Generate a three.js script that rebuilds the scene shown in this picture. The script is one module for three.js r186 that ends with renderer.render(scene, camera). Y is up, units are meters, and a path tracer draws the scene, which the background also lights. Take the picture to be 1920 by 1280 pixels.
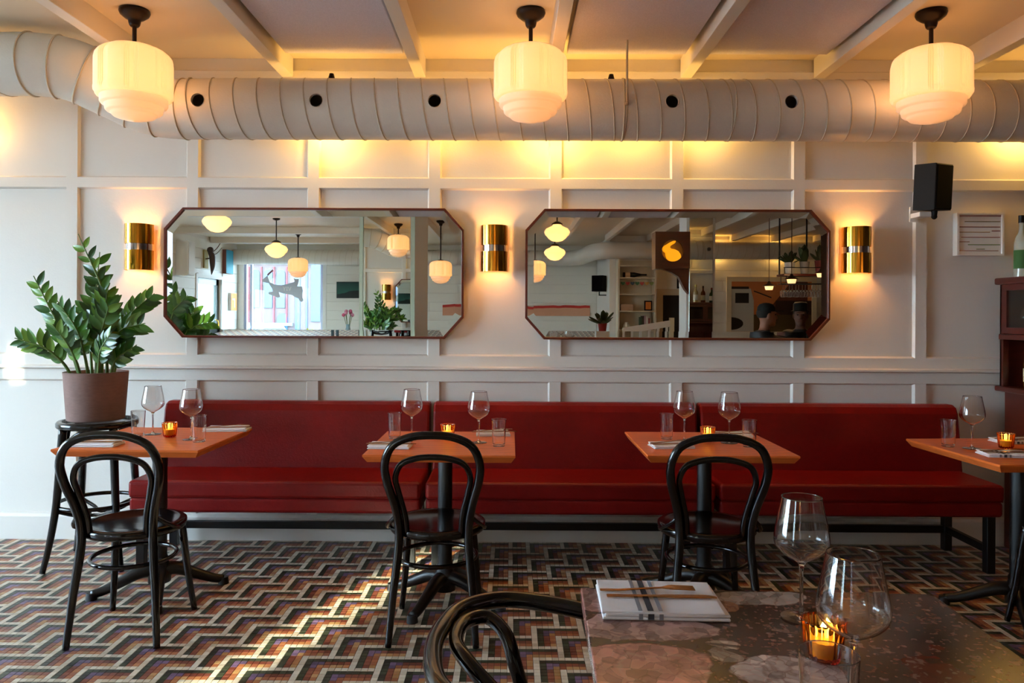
import * as THREE from 'three';
import { RoundedBoxGeometry } from 'three/addons/geometries/RoundedBoxGeometry.js';
import { mergeGeometries } from 'three/addons/utils/BufferGeometryUtils.js';
import { MarchingCubes } from 'three/addons/objects/MarchingCubes.js';
import { TextGeometry } from 'three/addons/geometries/TextGeometry.js';
import { Brush, Evaluator, SUBTRACTION } from 'three-bvh-csg';
import { FontLoader } from 'three/addons/loaders/FontLoader.js';

// ---------------------------------------------------------------- camera, sky, sun, exposure
const scene = new THREE.Scene();
const F = 1415, EYE = 1.35;
const camera = new THREE.PerspectiveCamera(2 * Math.atan(640 / F) * 180 / Math.PI, 1.5, 0.05, 200);
camera.position.set(0, EYE, 0);
camera.rotation.order = 'YXZ';
camera.rotation.set(0, 0.35 * Math.PI / 180, 0.27 * Math.PI / 180);
camera.setViewOffset(1920, 1280, 11, 50, 1920, 1280);
scene.add(camera);

const renderer = new THREE.WebGLRenderer();
renderer.toneMapping = THREE.LinearToneMapping;
renderer.toneMappingExposure = 1.07;
renderer.shadowMap.enabled = true;

{ // overcast-bright sky, paler towards the horizon
  const w = 64, h = 32, d = new Float32Array(w * h * 4);
  for (let j = 0; j < h; j++) for (let i = 0; i < w; i++) {
    const el = Math.max(0, (j + 0.5) / h * 2 - 1), k = 4 * (j * w + i), t = Math.pow(el, 0.6);
    d[k] = 0.82 - 0.30 * t; d[k + 1] = 0.94 - 0.18 * t; d[k + 2] = 1.16 + 0.02 * t; d[k + 3] = 1;
  }
  const sky = new THREE.DataTexture(d, w, h, THREE.RGBAFormat, THREE.FloatType);
  sky.mapping = THREE.EquirectangularReflectionMapping; sky.magFilter = THREE.LinearFilter; sky.needsUpdate = true;
  scene.background = sky; scene.backgroundIntensity = 30;
}
const SUN_SLOPE = 0.43, SUN_RISE = 0.205;       // low sun from the street behind the camera
const sun = new THREE.DirectionalLight(0xfff0d8, 30);
sun.position.set(-SUN_SLOPE * 30, SUN_RISE * 30, 30); sun.target.position.set(0, 0, 0);
sun.castShadow = true; sun.shadow.radius = 0.6; sun.shadow.mapSize.set(2048, 2048);
Object.assign(sun.shadow.camera, { left: -14, right: 14, top: 14, bottom: -14, near: 1, far: 80 });
scene.add(sun, sun.target);

// ---------------------------------------------------------------- helpers
let seed = 20240611;
const rnd = () => { seed |= 0; seed = seed + 0x6D2B79F5 | 0; let t = Math.imul(seed ^ seed >>> 15, 1 | seed); t = t + Math.imul(t ^ t >>> 7, 61 | t) ^ t; return ((t ^ t >>> 14) >>> 0) / 4294967296; };
const rr = (a, b) => a + (b - a) * rnd();
const hollow = (outer, inner, cuts) => { // pipe wall with round openings
  const ev = new Evaluator(); ev.useGroups = false; ev.attributes = ['position', 'normal', 'uv'];
  const B = g => { const b = new Brush(g); b.updateMatrixWorld(); return b; };
  let r = ev.evaluate(B(outer), B(inner), SUBTRACTION); for (const c of cuts) r = ev.evaluate(r, B(c), SUBTRACTION); return r.geometry;
};
const V = (x, y, z) => new THREE.Vector3(x, y, z);
const used = new Map();
function numbered(name) { const n = used.get(name) || 0; used.set(name, n + 1); return n ? name + '_' + String(n).padStart(3, '0') : name; }
function shade(o) { o.traverse(c => { if (c.isMesh) { c.castShadow = true; c.receiveShadow = true; } }); return o; }
function tag(o, label, category, group, kind) { o.userData.label = label; if (category) o.userData.category = category; if (group) o.userData.group = group; if (kind) o.userData.kind = kind; return o; }
function thing(name, label, category, [x, y, z] = [0, 0, 0], turn = 0, group) {
  const o = new THREE.Group(); o.name = numbered(name); o.position.set(x, y, z); o.rotation.y = turn; scene.add(o);
  return tag(o, label, category, group);
}
function part(parent, name, geo, mat, label) {
  const m = new THREE.Mesh(geo, mat); m.name = name; m.castShadow = m.receiveShadow = true; parent.add(m);
  if (label) m.userData.label = label; return m;
}
function single(name, label, category, geo, mat, pos = [0, 0, 0], turn = 0, group) {
  const m = new THREE.Mesh(geo, mat); m.name = numbered(name); m.castShadow = m.receiveShadow = true; m.position.set(...pos); m.rotation.y = turn; scene.add(m);
  return tag(m, label, category, group);
}
function struct(name, label, geo, mat) {
  const m = new THREE.Mesh(geo, mat); m.name = name; m.castShadow = m.receiveShadow = true; scene.add(m);
  return tag(m, label, null, null, 'structure');
}
function copy(o, label, [x, y, z], turn = 0) {
  const c = o.clone(); c.name = numbered(o.name.replace(/_\d{3}$/, '')); c.position.set(x, y, z); c.rotation.y = turn; c.userData = { ...o.userData, label }; scene.add(c); return c;
}
// geometry
function uvBox(g) { // uv in metres from the dominant axis of each vertex normal
  const p = g.attributes.position, n = g.attributes.normal, uv = new Float32Array(p.count * 2);
  for (let i = 0; i < p.count; i++) {
    const ax = Math.abs(n.getX(i)), ay = Math.abs(n.getY(i)), az = Math.abs(n.getZ(i));
    let u, v; if (ay >= ax && ay >= az) { u = p.getX(i); v = p.getZ(i); } else if (ax >= az) { u = p.getZ(i); v = p.getY(i); } else { u = p.getX(i); v = p.getY(i); }
    uv[2 * i] = u; uv[2 * i + 1] = v;
  }
  g.setAttribute('uv', new THREE.BufferAttribute(uv, 2)); return g;
}
const box = (w, h, d, x = 0, y = 0, z = 0) => uvBox(new THREE.BoxGeometry(w, h, d).translate(x, y, z));
const span = (x0, x1, y0, y1, z0, z1) => box(x1 - x0, y1 - y0, z1 - z0, (x0 + x1) / 2, (y0 + y1) / 2, (z0 + z1) / 2);
const rbox = (w, h, d, r, x = 0, y = 0, z = 0, s = 2) => uvBox(new RoundedBoxGeometry(w, h, d, s, r).translate(x, y, z));
const merge = gs => mergeGeometries(gs.map(g => { const q = g.index ? g.toNonIndexed() : g; for (const k of Object.keys(q.attributes)) if (!['position', 'normal', 'uv'].includes(k)) q.deleteAttribute(k); return q; }));
const lathe = (pts, seg = 40) => new THREE.LatheGeometry(pts.map(([r, y]) => new THREE.Vector2(r, y)), seg);
const dense = (pts, step = 0.004, edge = 0.0003) => pts.flatMap((p, i) => { const q = pts[i + 1]; if (!q) return [p]; const L = Math.hypot(q[0] - p[0], q[1] - p[1]), f = t => [p[0] + (q[0] - p[0]) * t, p[1] + (q[1] - p[1]) * t]; if (L < 4 * edge) return [p]; const o = [p, f(edge / L)], n = Math.floor(L / step); for (let k = 1; k <= n; k++) o.push(f(edge / L + (1 - 2 * edge / L) * k / (n + 1))); o.push(f(1 - edge / L)); return o; });
const cyl = (r0, r1, h, seg = 24, x = 0, y = 0, z = 0) => new THREE.CylinderGeometry(r1, r0, h, seg).translate(x, y + h / 2, z); // r0 bottom, r1 top, stands on y
const ball = (r, x = 0, y = 0, z = 0, s = 16) => new THREE.SphereGeometry(r, s, Math.ceil(s * 0.7)).translate(x, y, z);
function sweep(pts, rad, n = 48, radial = 12, closed = false) { // round rod through points, radius by t, capped
  const c = new THREE.CatmullRomCurve3(pts.map(p => V(...p)), closed, 'centripetal');
  const fr = c.computeFrenetFrames(n, closed), pos = [], uv = [], idx = [], L = c.getLength();
  for (let i = 0; i <= n; i++) {
    const t = i / n, P = c.getPointAt(t), r = typeof rad === 'function' ? rad(t) : rad;
    for (let j = 0; j <= radial; j++) {
      const a = j / radial * Math.PI * 2, q = P.clone().addScaledVector(fr.normals[i], Math.cos(a) * r).addScaledVector(fr.binormals[i], Math.sin(a) * r);
      pos.push(q.x, q.y, q.z); uv.push(t * L, j / radial * r * 6.28);
    }
  }
  for (let i = 0; i < n; i++) for (let j = 0; j < radial; j++) { const a = i * (radial + 1) + j, b = a + radial + 1; idx.push(a, a + 1, b, b, a + 1, b + 1); }
  if (!closed) for (const [i, flip] of [[0, 1], [n, 0]]) {
    const k = pos.length / 3, P = c.getPointAt(i / n); pos.push(P.x, P.y, P.z); uv.push(0, 0);
    for (let j = 0; j < radial; j++) { const a = i * (radial + 1) + j; flip ? idx.push(k, a + 1, a) : idx.push(k, a, a + 1); }
  }
  const g = new THREE.BufferGeometry(); g.setAttribute('position', new THREE.Float32BufferAttribute(pos, 3)); g.setAttribute('uv', new THREE.Float32BufferAttribute(uv, 2)); g.setIndex(idx); g.computeVertexNormals(); return g;
}
function prism(pts, depth, bevel = 0) { // polygon in xy pushed along +z, centred on z
  const s = new THREE.Shape(pts.map(([x, y]) => new THREE.Vector2(x, y)));
  const g = new THREE.ExtrudeGeometry(s, { depth: depth - 2 * bevel, bevelEnabled: bevel > 0, bevelSize: bevel, bevelThickness: bevel, bevelOffset: -bevel, bevelSegments: 2, curveSegments: 10 });
  return g.translate(0, 0, -depth / 2 + bevel);
}
const along = (g, axis) => axis === 'x' ? g.rotateY(Math.PI / 2) : g;   // turn a prism's z axis to x
// a place from a spot in the photograph and a depth in metres in front of the lens; seen() is the same through the wall mirrors
const at = (px, py, d) => V((px - 957) * d / F, EYE - (py - 0.0047 * (px - 960) - 590) * d / F, -d);
const seen = (px, py, d) => { const p = at(px, py, d); p.z = d - 8.94; return p; };

// noise and textures
const hash = (x, y, s) => { let h = Math.imul(x, 374761393) + Math.imul(y, 668265263) + Math.imul(s, 1274126177) | 0; h = Math.imul(h ^ h >>> 13, 1274126177); return ((h ^ h >>> 16) >>> 0) / 4294967296; };
function vnoise(x, y, per, s) {
  const xi = Math.floor(x), yi = Math.floor(y), fx = x - xi, fy = y - yi, u = fx * fx * (3 - 2 * fx), v = fy * fy * (3 - 2 * fy), w = k => ((k % per) + per) % per;
  const a = hash(w(xi), w(yi), s), b = hash(w(xi + 1), w(yi), s), c = hash(w(xi), w(yi + 1), s), d = hash(w(xi + 1), w(yi + 1), s);
  return a + (b - a) * u + (c - a) * v + (a - b - c + d) * u * v;
}
function fbm(u, v, f, oct, s) { let t = 0, a = 0.5, n = 0; for (let o = 0; o < oct; o++) { t += a * vnoise(u * f, v * f, f, s + o * 17); n += a; a *= 0.5; f *= 2; } return t / n; }
function texture(n, fn, metres, srgb = false) { // fn(u,v) -> grey or [r,g,b] in 0..1
  const d = new Uint8Array(n * n * 4);
  for (let j = 0; j < n; j++) for (let i = 0; i < n; i++) {
    const c = fn((i + 0.5) / n, (j + 0.5) / n), k = 4 * (j * n + i), q = Array.isArray(c) ? c : [c, c, c];
    d[k] = Math.max(0, Math.min(255, q[0] * 255)); d[k + 1] = Math.max(0, Math.min(255, q[1] * 255)); d[k + 2] = Math.max(0, Math.min(255, q[2] * 255)); d[k + 3] = 255;
  }
  const t = new THREE.DataTexture(d, n, n); t.wrapS = t.wrapT = THREE.RepeatWrapping; t.magFilter = THREE.LinearFilter; t.minFilter = THREE.LinearMipmapLinearFilter; t.generateMipmaps = true;
  if (srgb) t.colorSpace = THREE.SRGBColorSpace;
  t.repeat.set(1 / metres, 1 / metres); t.needsUpdate = true; return t;
}
const mix3 = (a, b, t) => [a[0] + (b[0] - a[0]) * t, a[1] + (b[1] - a[1]) * t, a[2] + (b[2] - a[2]) * t];
const std = o => new THREE.MeshStandardMaterial(o), phys = o => new THREE.MeshPhysicalMaterial(o);
const sstep = (a, b, x) => { const t = Math.max(0, Math.min(1, (x - a) / (b - a))); return t * t * (3 - 2 * t); };

// ---------------------------------------------------------------- materials
const T = {
  brush: texture(256, (u, v) => 0.5 * fbm(u, v, 8, 5, 3) + 0.5 * fbm(u, v, 48, 2, 9), 0.35),
  leatherBump: texture(512, (u, v) => 0.6 * fbm(u, v, 60, 3, 21) + 0.4 * fbm(u, v, 9, 3, 5), 0.4),
  leather: texture(512, (u, v) => { const a = fbm(u, v, 5, 5, 31), b = fbm(u, v, 40, 3, 8); const k = 0.80 + 0.34 * (a - 0.5) + 0.16 * (b - 0.5); return [k, k * (0.98 + 0.05 * a), k]; }, 0.9),
  wood: texture(512, (u, v) => {
    const w = fbm(u, v, 3, 4, 44), ring = 0.5 + 0.5 * Math.sin((v * 46 + 6 * fbm(u, v * 1, 4, 4, 12)) * 6.283 / 3), fine = vnoise(u * 6, v * 200, 1e6, 7);
    const k = 0.82 + 0.12 * (ring - 0.5) + 0.16 * (fine - 0.5) + 0.22 * (w - 0.5); return [k, k * (0.97 + 0.06 * (w - 0.5)), k * 0.97];
  }, 0.8),
  concrete: texture(512, (u, v) => { const a = fbm(u, v, 6, 5, 61), b = fbm(u, v * 3 % 1, 30, 3, 62), k = 0.86 + 0.3 * (a - 0.5) + 0.2 * (b - 0.5); return [k, k * 0.985, k * 0.975]; }, 0.5),
  grain: texture(256, (u, v) => fbm(u, v, 64, 3, 71), 0.1),
  felt: texture(256, (u, v) => { const k = 0.9 + 0.2 * (fbm(u, v, 80, 2, 81) - 0.5); return [k, k, k]; }, 0.3),
  cloth: texture(256, (u, v) => 0.5 + 0.25 * Math.sin(u * 6.283 * 64) * Math.sin(v * 6.283 * 64) + 0.2 * (fbm(u, v, 8, 3, 91) - 0.5), 0.06),
};
const M = {
  wall: std({ color: 0xe6e0d6, roughness: 0.42, bumpMap: T.brush, bumpScale: 0.0006 }),
  ceiling: std({ color: 0xe0cfb4, roughness: 0.5, bumpMap: T.brush, bumpScale: 0.0006 }),
  beam: std({ color: 0xddd3c4, roughness: 0.45, bumpMap: T.brush, bumpScale: 0.0005 }),
  plank: std({ color: 0xe9e6da, roughness: 0.5, bumpMap: T.brush, bumpScale: 0.0006 }),
  white: std({ color: 0xece9e2, roughness: 0.5 }),
  felt: std({ color: 0xe4dae0, roughness: 0.95, map: T.felt, bumpMap: T.felt, bumpScale: 0.002 }),
  duct: std({ color: 0xdcd4c6, roughness: 0.33, metalness: 0.0, bumpMap: T.brush, bumpScale: 0.0007 }),
  seam: std({ color: 0xc4b59c, roughness: 0.4 }),
  hole: std({ color: 0x020202, roughness: 0.95 }),
  bronze: std({ color: 0x2a1c15, roughness: 0.38, metalness: 0.6 }),
  brass: std({ color: 0xc79433, roughness: 0.13, metalness: 1 }),
  chrome: std({ color: 0xd6d6da, roughness: 0.07, metalness: 1 }),
  black: std({ color: 0x08080a, roughness: 0.13 }),
  iron: std({ color: 0x0c0d10, roughness: 0.3, metalness: 0.1, bumpMap: T.grain, bumpScale: 0.0004 }),
  leather: phys({ color: 0x84100e, map: T.leather, roughness: 0.38, bumpMap: T.leatherBump, bumpScale: 0.0012, specularIntensity: 0.45 }),
  tableWood: phys({ color: 0xf07c38, map: T.wood, roughness: 0.36, specularIntensity: 0.3, bumpMap: T.wood, bumpScale: 0.0002 }),
  darkWood: phys({ color: 0x5a1a0c, map: T.wood, roughness: 0.3, clearcoat: 0.3, clearcoatRoughness: 0.2 }),
  frameWood: std({ color: 0x6e2a12, roughness: 0.3, map: T.wood }),
  mirror: std({ color: 0xe9eeea, roughness: 0.0, metalness: 1 }),
  pot: std({ color: 0x84655c, roughness: 0.85, map: T.concrete, bumpMap: T.concrete, bumpScale: 0.003 }),
  soil: std({ color: 0x20150e, roughness: 1, bumpMap: T.grain, bumpScale: 0.006 }),
  glass: phys({ color: 0xffffff, transmission: 1, thickness: 0.002, ior: 1.48, roughness: 0 }),
  pane: phys({ color: 0xf4fbf8, transmission: 1, thickness: 0, ior: 1.5, roughness: 0 }),
  amber: phys({ color: 0xffffff, transmission: 1, thickness: 0.003, ior: 1.46, roughness: 0.04, attenuationColor: new THREE.Color(1, 0.42, 0.03), attenuationDistance: 0.006 }),
  wax: std({ color: 0xf3d9a0, roughness: 0.6 }),
  flame: std({ color: 0xffd070, emissive: 0xffd070, emissiveIntensity: 9 }),
  napkin: std({ color: 0xf0eef0, roughness: 0.9, bumpMap: T.cloth, bumpScale: 0.0008 }),
  stripe: std({ color: 0x3a3b44, roughness: 0.95 }),
  stripeGrey: std({ color: 0x8b8d96, roughness: 0.95 }),
  copper: std({ color: 0xb9814a, roughness: 0.18, metalness: 1 }),
  plastic: phys({ color: 0x08080a, roughness: 0.6, specularIntensity: 0.4 }),
  grille: phys({ color: 0x050506, roughness: 0.95, specularIntensity: 0.2, bumpMap: T.grain, bumpScale: 0.002 }),
  stem: std({ color: 0x55702c, roughness: 0.5 }),
};
// ---------------------------------------------------------------- the room: floor
const X0 = -6.05, X1 = 6.5, WZ = -4.5, CEIL = 2.88;
{
  const PITCH = 0.0252, ox = 0.106, oz = -3.268;
  const tones = { cream: [0xcfc2ae, 0xc2b39d, 0xd9cdb9], dark: [0x35392a, 0x2d2f24, 0x3d4431], purple: [0x6b5473, 0x5c4a66, 0x77607f], rust: [0x7c4030, 0x6f3627, 0x884a36], clay: [0xa5653f, 0x95583a, 0xb07548], tan: [0xb08452, 0xa27a4c, 0xba8f5d] };
  const kindAt = (c, r) => { // stepping Greek-key mosaic: cell lattice (4,4) and (0,12)
    const m = (a, n) => ((a % n) + n) % n;
    for (let k = 0; k < 3; k++) {
      const cc = m(c - 4 * k, 12), q = m(r - 4 * k, 12);
      if ((cc === 0 && q <= 8) || (q === 0 && cc <= 7)) return 'cream';
    }
    for (let k = 0; k < 3; k++) {
      const cc = m(c - 4 * k, 12), q = m(r - 4 * k, 12);
      const vert = cc >= 1 && cc <= 3 && q >= 1 && q <= 7, hor = q >= 1 && q <= 3 && cc >= 1 && cc <= 7;
      if (!vert && !hor) continue;
      const lay = Math.min(cc, q), far = Math.max(cc, q);
      if (lay === 1) return 'dark';
      if (lay === 2) return far <= 3 ? 'purple' : 'rust';
      return (hash(c, r, 5) < 0.3) ? 'tan' : 'clay';
    }
    return 'clay';
  };
  const lin = {}; for (const k in tones) lin[k] = tones[k].map(h => new THREE.Color(h));
  const floor = struct('floor', 'dark grout floor bed under the small mosaic tiles', span(X0 - 0.15, X1 + 0.15, -0.16, -0.0026, -4.65, 7.85), std({ color: 0x2b2722, roughness: 0.9 }));
  // far from the lens, where single tiles cannot be told apart, the same mosaic as one sheet
  const px = 12 * 8, mosaic = texture(px, (u, v) => {
    const c = Math.floor(u * 12), r = Math.floor(v * 12), fu = (u * 12) % 1, fv = (v * 12) % 1;
    if (fu < 0.06 || fv < 0.06) return [0.17, 0.15, 0.13];
    const col = lin[kindAt(c, r)][Math.floor(hash(c, r, 3) * 3)].clone().convertLinearToSRGB(); return [col.r, col.g, col.b];
  }, 12 * PITCH, true);
  mosaic.offset.set(-(ox - PITCH / 2) / (12 * PITCH), -(oz - PITCH / 2) / (12 * PITCH));
  const TX0 = -4.3, TX1 = 4.3, TZ0 = -4.5, TZ1 = -1.1;
  part(floor, 'outlying_mosaic', merge([span(X0, TX0, -0.0026, 0, -4.5, 7.7), span(TX1, X1, -0.0026, 0, -4.5, 7.7), span(TX0, TX1, -0.0026, 0, TZ1, 7.7)]), std({ map: mosaic, roughness: 0.4 })).userData.kind = 'stuff';
  const a = 0.0118, b = 0.0113, h = 0.003, P = [], I = [];
  for (const [s, y] of [[a, -h], [a, -0.0006], [b, 0]]) for (const [x, z] of [[-1, -1], [1, -1], [1, 1], [-1, 1]]) P.push(x * s, y, z * s);
  for (const o of [0, 4]) for (let i = 0; i < 4; i++) { const j = (i + 1) % 4; I.push(o + i, o + 4 + i, o + j, o + j, o + 4 + i, o + 4 + j); }
  I.push(8, 11, 9, 9, 11, 10);
  let tile = new THREE.BufferGeometry(); tile.setAttribute('position', new THREE.Float32BufferAttribute(P, 3)); tile.setIndex(I); tile = tile.toNonIndexed(); tile.computeVertexNormals();
  const cells = [], near = [];
  for (let c = Math.ceil((TX0 - ox) / PITCH + 0.5); ox + (c + 0.5) * PITCH < TX1; c++) for (let r = Math.ceil((TZ0 - oz) / PITCH + 0.5); oz + (r + 0.5) * PITCH < TZ1; r++) {
    const x = ox + c * PITCH, z = oz + r * PITCH, u = x * F / -z + 957;
    const cell = { x, z, k: kindAt(c, r), t: Math.floor(hash(c, r, 9) * 3), y: -0.0006 * hash(c, r, 14) };
    (z < -2.785 && z > -2.93 && ((u > 5 && u < 800) || (u > 985 && u < 1095)) ? near : cells).push(cell);
  }
  near.sort((p, q) => q.z - p.z); while (near.length > 300) cells.push(near.pop());
  const mats = {}; for (const k in tones) mats[k] = tones[k].map(hx => std({ color: hx, roughness: 0.36 }));
  for (const t of near) part(floor, 'tile', tile, mats[t.k][t.t]).position.set(t.x, t.y, t.z);
  const im = new THREE.InstancedMesh(tile, std({ color: 0xffffff, roughness: 0.36 }), cells.length), mt = new THREE.Matrix4();
  cells.forEach((t, i) => { mt.makeTranslation(t.x, t.y, t.z); im.setMatrixAt(i, mt); im.setColorAt(i, lin[t.k][t.t]); });
  im.name = 'mosaic_tiles'; im.userData.kind = 'stuff'; im.castShadow = im.receiveShadow = true; floor.add(im);
}
// ---------------------------------------------------------------- walls
const panelX = []; for (let k = -4; k <= 12; k++) panelX.push(-2.63 + 0.724 * k);
function batten(len, w, dir) { // moulded strip, chamfered edges, 20 mm proud
  const s = 0.011, pts = [[-w / 2 - s, -0.004], [w / 2 + s, -0.004], [w / 2 + s * 0.7, 0.006], [w / 2, 0.02], [-w / 2, 0.02], [-w / 2 - s * 0.7, 0.006]];
  const g = prism(pts, len).toNonIndexed(); g.computeVertexNormals();
  if (dir === 'y') g.rotateX(Math.PI / 2); else g.rotateX(Math.PI / 2).rotateZ(Math.PI / 2);
  return uvBox(g);
}
{
  const wall = struct('wall_back', 'off-white panelled wall behind the banquette', span(X0 - 0.15, X1 + 0.15, -0.1, CEIL + 0.15, -4.66, -4.52), M.wall);
  for (const [y0, y1] of [[0.1, 0.95], [1.102, 2.75]]) { const g = batten(y1 - y0, 0.066, 'y'); for (const x of panelX) if (x > X0 + 0.1 && x < X1 - 0.1) part(wall, 'stile', g, M.wall).position.set(x, (y0 + y1) / 2, -4.52); }
  const long = (y0, y1, n) => { const g = batten(X1 - X0 - 0.02, y1 - y0, 'x'); part(wall, n, g, M.wall).position.set((X0 + X1) / 2, (y0 + y1) / 2, -4.52); };
  { const g = batten(0.724 - 0.066, 0.058, 'x'); for (let i = 0; i < panelX.length - 1; i++) { const x = (panelX[i] + panelX[i + 1]) / 2; if (x > X0 + 0.35 && x < X1 - 0.35) part(wall, 'rail', g, M.wall).position.set(x, 2.132, -4.52); } }
  long(1.034, 1.102, 'rail'); long(0.952, 1.016, 'rail'); long(2.742, 2.80, 'rail');
  part(wall, 'chair_rail', along(prism([[0.02, 1.016], [-0.030, 1.018], [-0.046, 1.024], [-0.046, 1.034], [-0.034, 1.040], [0.02, 1.042]], X1 - X0 - 0.02, 0), 'x').translate((X0 + X1) / 2, 0, -4.52), M.wall);
  struct('baseboard_back', 'tall painted skirting board along the panelled wall', uvBox(along(prism([[0.01, 0.001], [-0.032, 0.001], [-0.032, 0.136], [-0.022, 0.152], [0.01, 0.158]], X1 - X0 - 0.02, 0), 'x').translate((X0 + X1) / 2, 0, -4.512)), M.wall);
}
function planks(wall, axis, from, to, plane, out, holes, inward) { // painted shiplap boards, one mesh each
  const H = 0.2, n = 14, th = 0.016; let k = 0;
  for (let i = 0; i < n; i++) {
    const y0 = 0.02 + i * H, y1 = Math.min(y0 + H - 0.006, CEIL - 0.012);
    let runs = [[from, to]];
    for (const [a, b, h0, h1] of holes) if (y1 > h0 && y0 < h1) runs = runs.flatMap(([p, q]) => [[p, Math.min(q, a)], [Math.max(p, b), q]].filter(([s, e]) => e - s > 0.03));
    for (const [p, q] of runs) {
      const cut = p + (q - p) * (0.3 + 0.4 * hash(i, k++, 77)), bits = q - p > 2.2 ? [[p, cut - 0.002], [cut + 0.002, q]] : [[p, q]];
      for (const [s, e] of bits) { const g = rbox(axis === 'x' ? e - s : th, y1 - y0, axis === 'x' ? th : e - s, 0.003, 0, 0, 0, 1); const c = (s + e) / 2, o = plane + out * th / 2;
        part(wall, 'plank', g, M.plank).position.set(axis === 'x' ? c : o, (y0 + y1) / 2, axis === 'x' ? o : c); }
    }
  }
}
const SILL = 0.5, HEAD = 2.72, SZ0 = -4.15, SZ1 = 3.1;
{ // left side: shop windows near the panelled wall, boards and a glazed door further back
  const wl = struct('wall_left', 'white boarded side wall with shop windows', merge([span(X0 - 0.15, X0, -0.1, SILL, -4.52, 5.55), span(X0 - 0.15, X0, HEAD, CEIL + 0.1, -4.52, 7.85), span(X0 - 0.15, X0, SILL, HEAD, -4.52, -3.85), span(X0 - 0.15, X0, SILL, HEAD, SZ1, 5.55), span(X0 - 0.15, X0, SILL, HEAD, -0.95, 2.55), span(X0 - 0.15, X0, 2.05, HEAD, 5.55, 6.75), span(X0 - 0.15, X0, -0.1, HEAD, 6.75, 7.85)]), M.wall);
  planks(wl, 'z', 3.22, 7.66, X0, 1, [[5.47, 6.83, 0, 2.13]]);
  const baysZ = [[-3.85, -2.4], [-2.4, -0.95], [2.55, SZ1]];
  for (let i = 0; i < 3; i++) {
    const [z0, z1] = baysZ[i], win = struct('window_' + (i + 2), 'tall shop window bay in the side wall, bay ' + ['nearest the panelled wall', 'second from the panelled wall', 'set apart near the boards'][i], merge([span(X0 - 0.11, X0 - 0.03, SILL, HEAD, z0, z0 + 0.045), span(X0 - 0.11, X0 - 0.03, SILL, HEAD, z1 - 0.045, z1), span(X0 - 0.11, X0 - 0.03, SILL, SILL + 0.06, z0, z1), span(X0 - 0.11, X0 - 0.03, HEAD - 0.06, HEAD, z0, z1)]), M.white);
    part(win, 'pane', span(X0 - 0.074, X0 - 0.066, SILL + 0.06, HEAD - 0.06, z0 + 0.045, z1 - 0.045), M.pane);
  }
  const door = struct('door_1', 'glazed street door in the boarded side wall', merge([span(X0 - 0.1, X0 - 0.04, 0, 2.05, 5.55, 5.67), span(X0 - 0.1, X0 - 0.04, 0, 2.05, 6.63, 6.75), span(X0 - 0.1, X0 - 0.04, 0, 0.3, 5.55, 6.75), span(X0 - 0.1, X0 - 0.04, 1.93, 2.05, 5.55, 6.75)]), std({ color: 0x39443f, roughness: 0.4 }));
  part(door, 'pane', span(X0 - 0.074, X0 - 0.066, 0.3, 1.93, 5.67, 6.63), M.pane);
  part(door, 'handle', sweep([[X0 - 0.03, 0.95, 6.56], [X0 + 0.02, 0.97, 6.56], [X0 + 0.02, 1.2, 6.56], [X0 - 0.03, 1.22, 6.56]], 0.009, 20, 8), M.brass);
  struct('trim_1', 'white casing around the glazed street door', merge([span(X0, X0 + 0.03, 0, 2.12, 5.47, 5.55), span(X0, X0 + 0.03, 0, 2.12, 6.75, 6.83), span(X0, X0 + 0.03, 2.05, 2.13, 5.55, 6.75)]), M.white);
}
const RZ = 7.7, RZ2 = 5.6, WX0 = -5.9, WX1 = -4.15, WY0 = 0.7, WY1 = 2.58;
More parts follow.
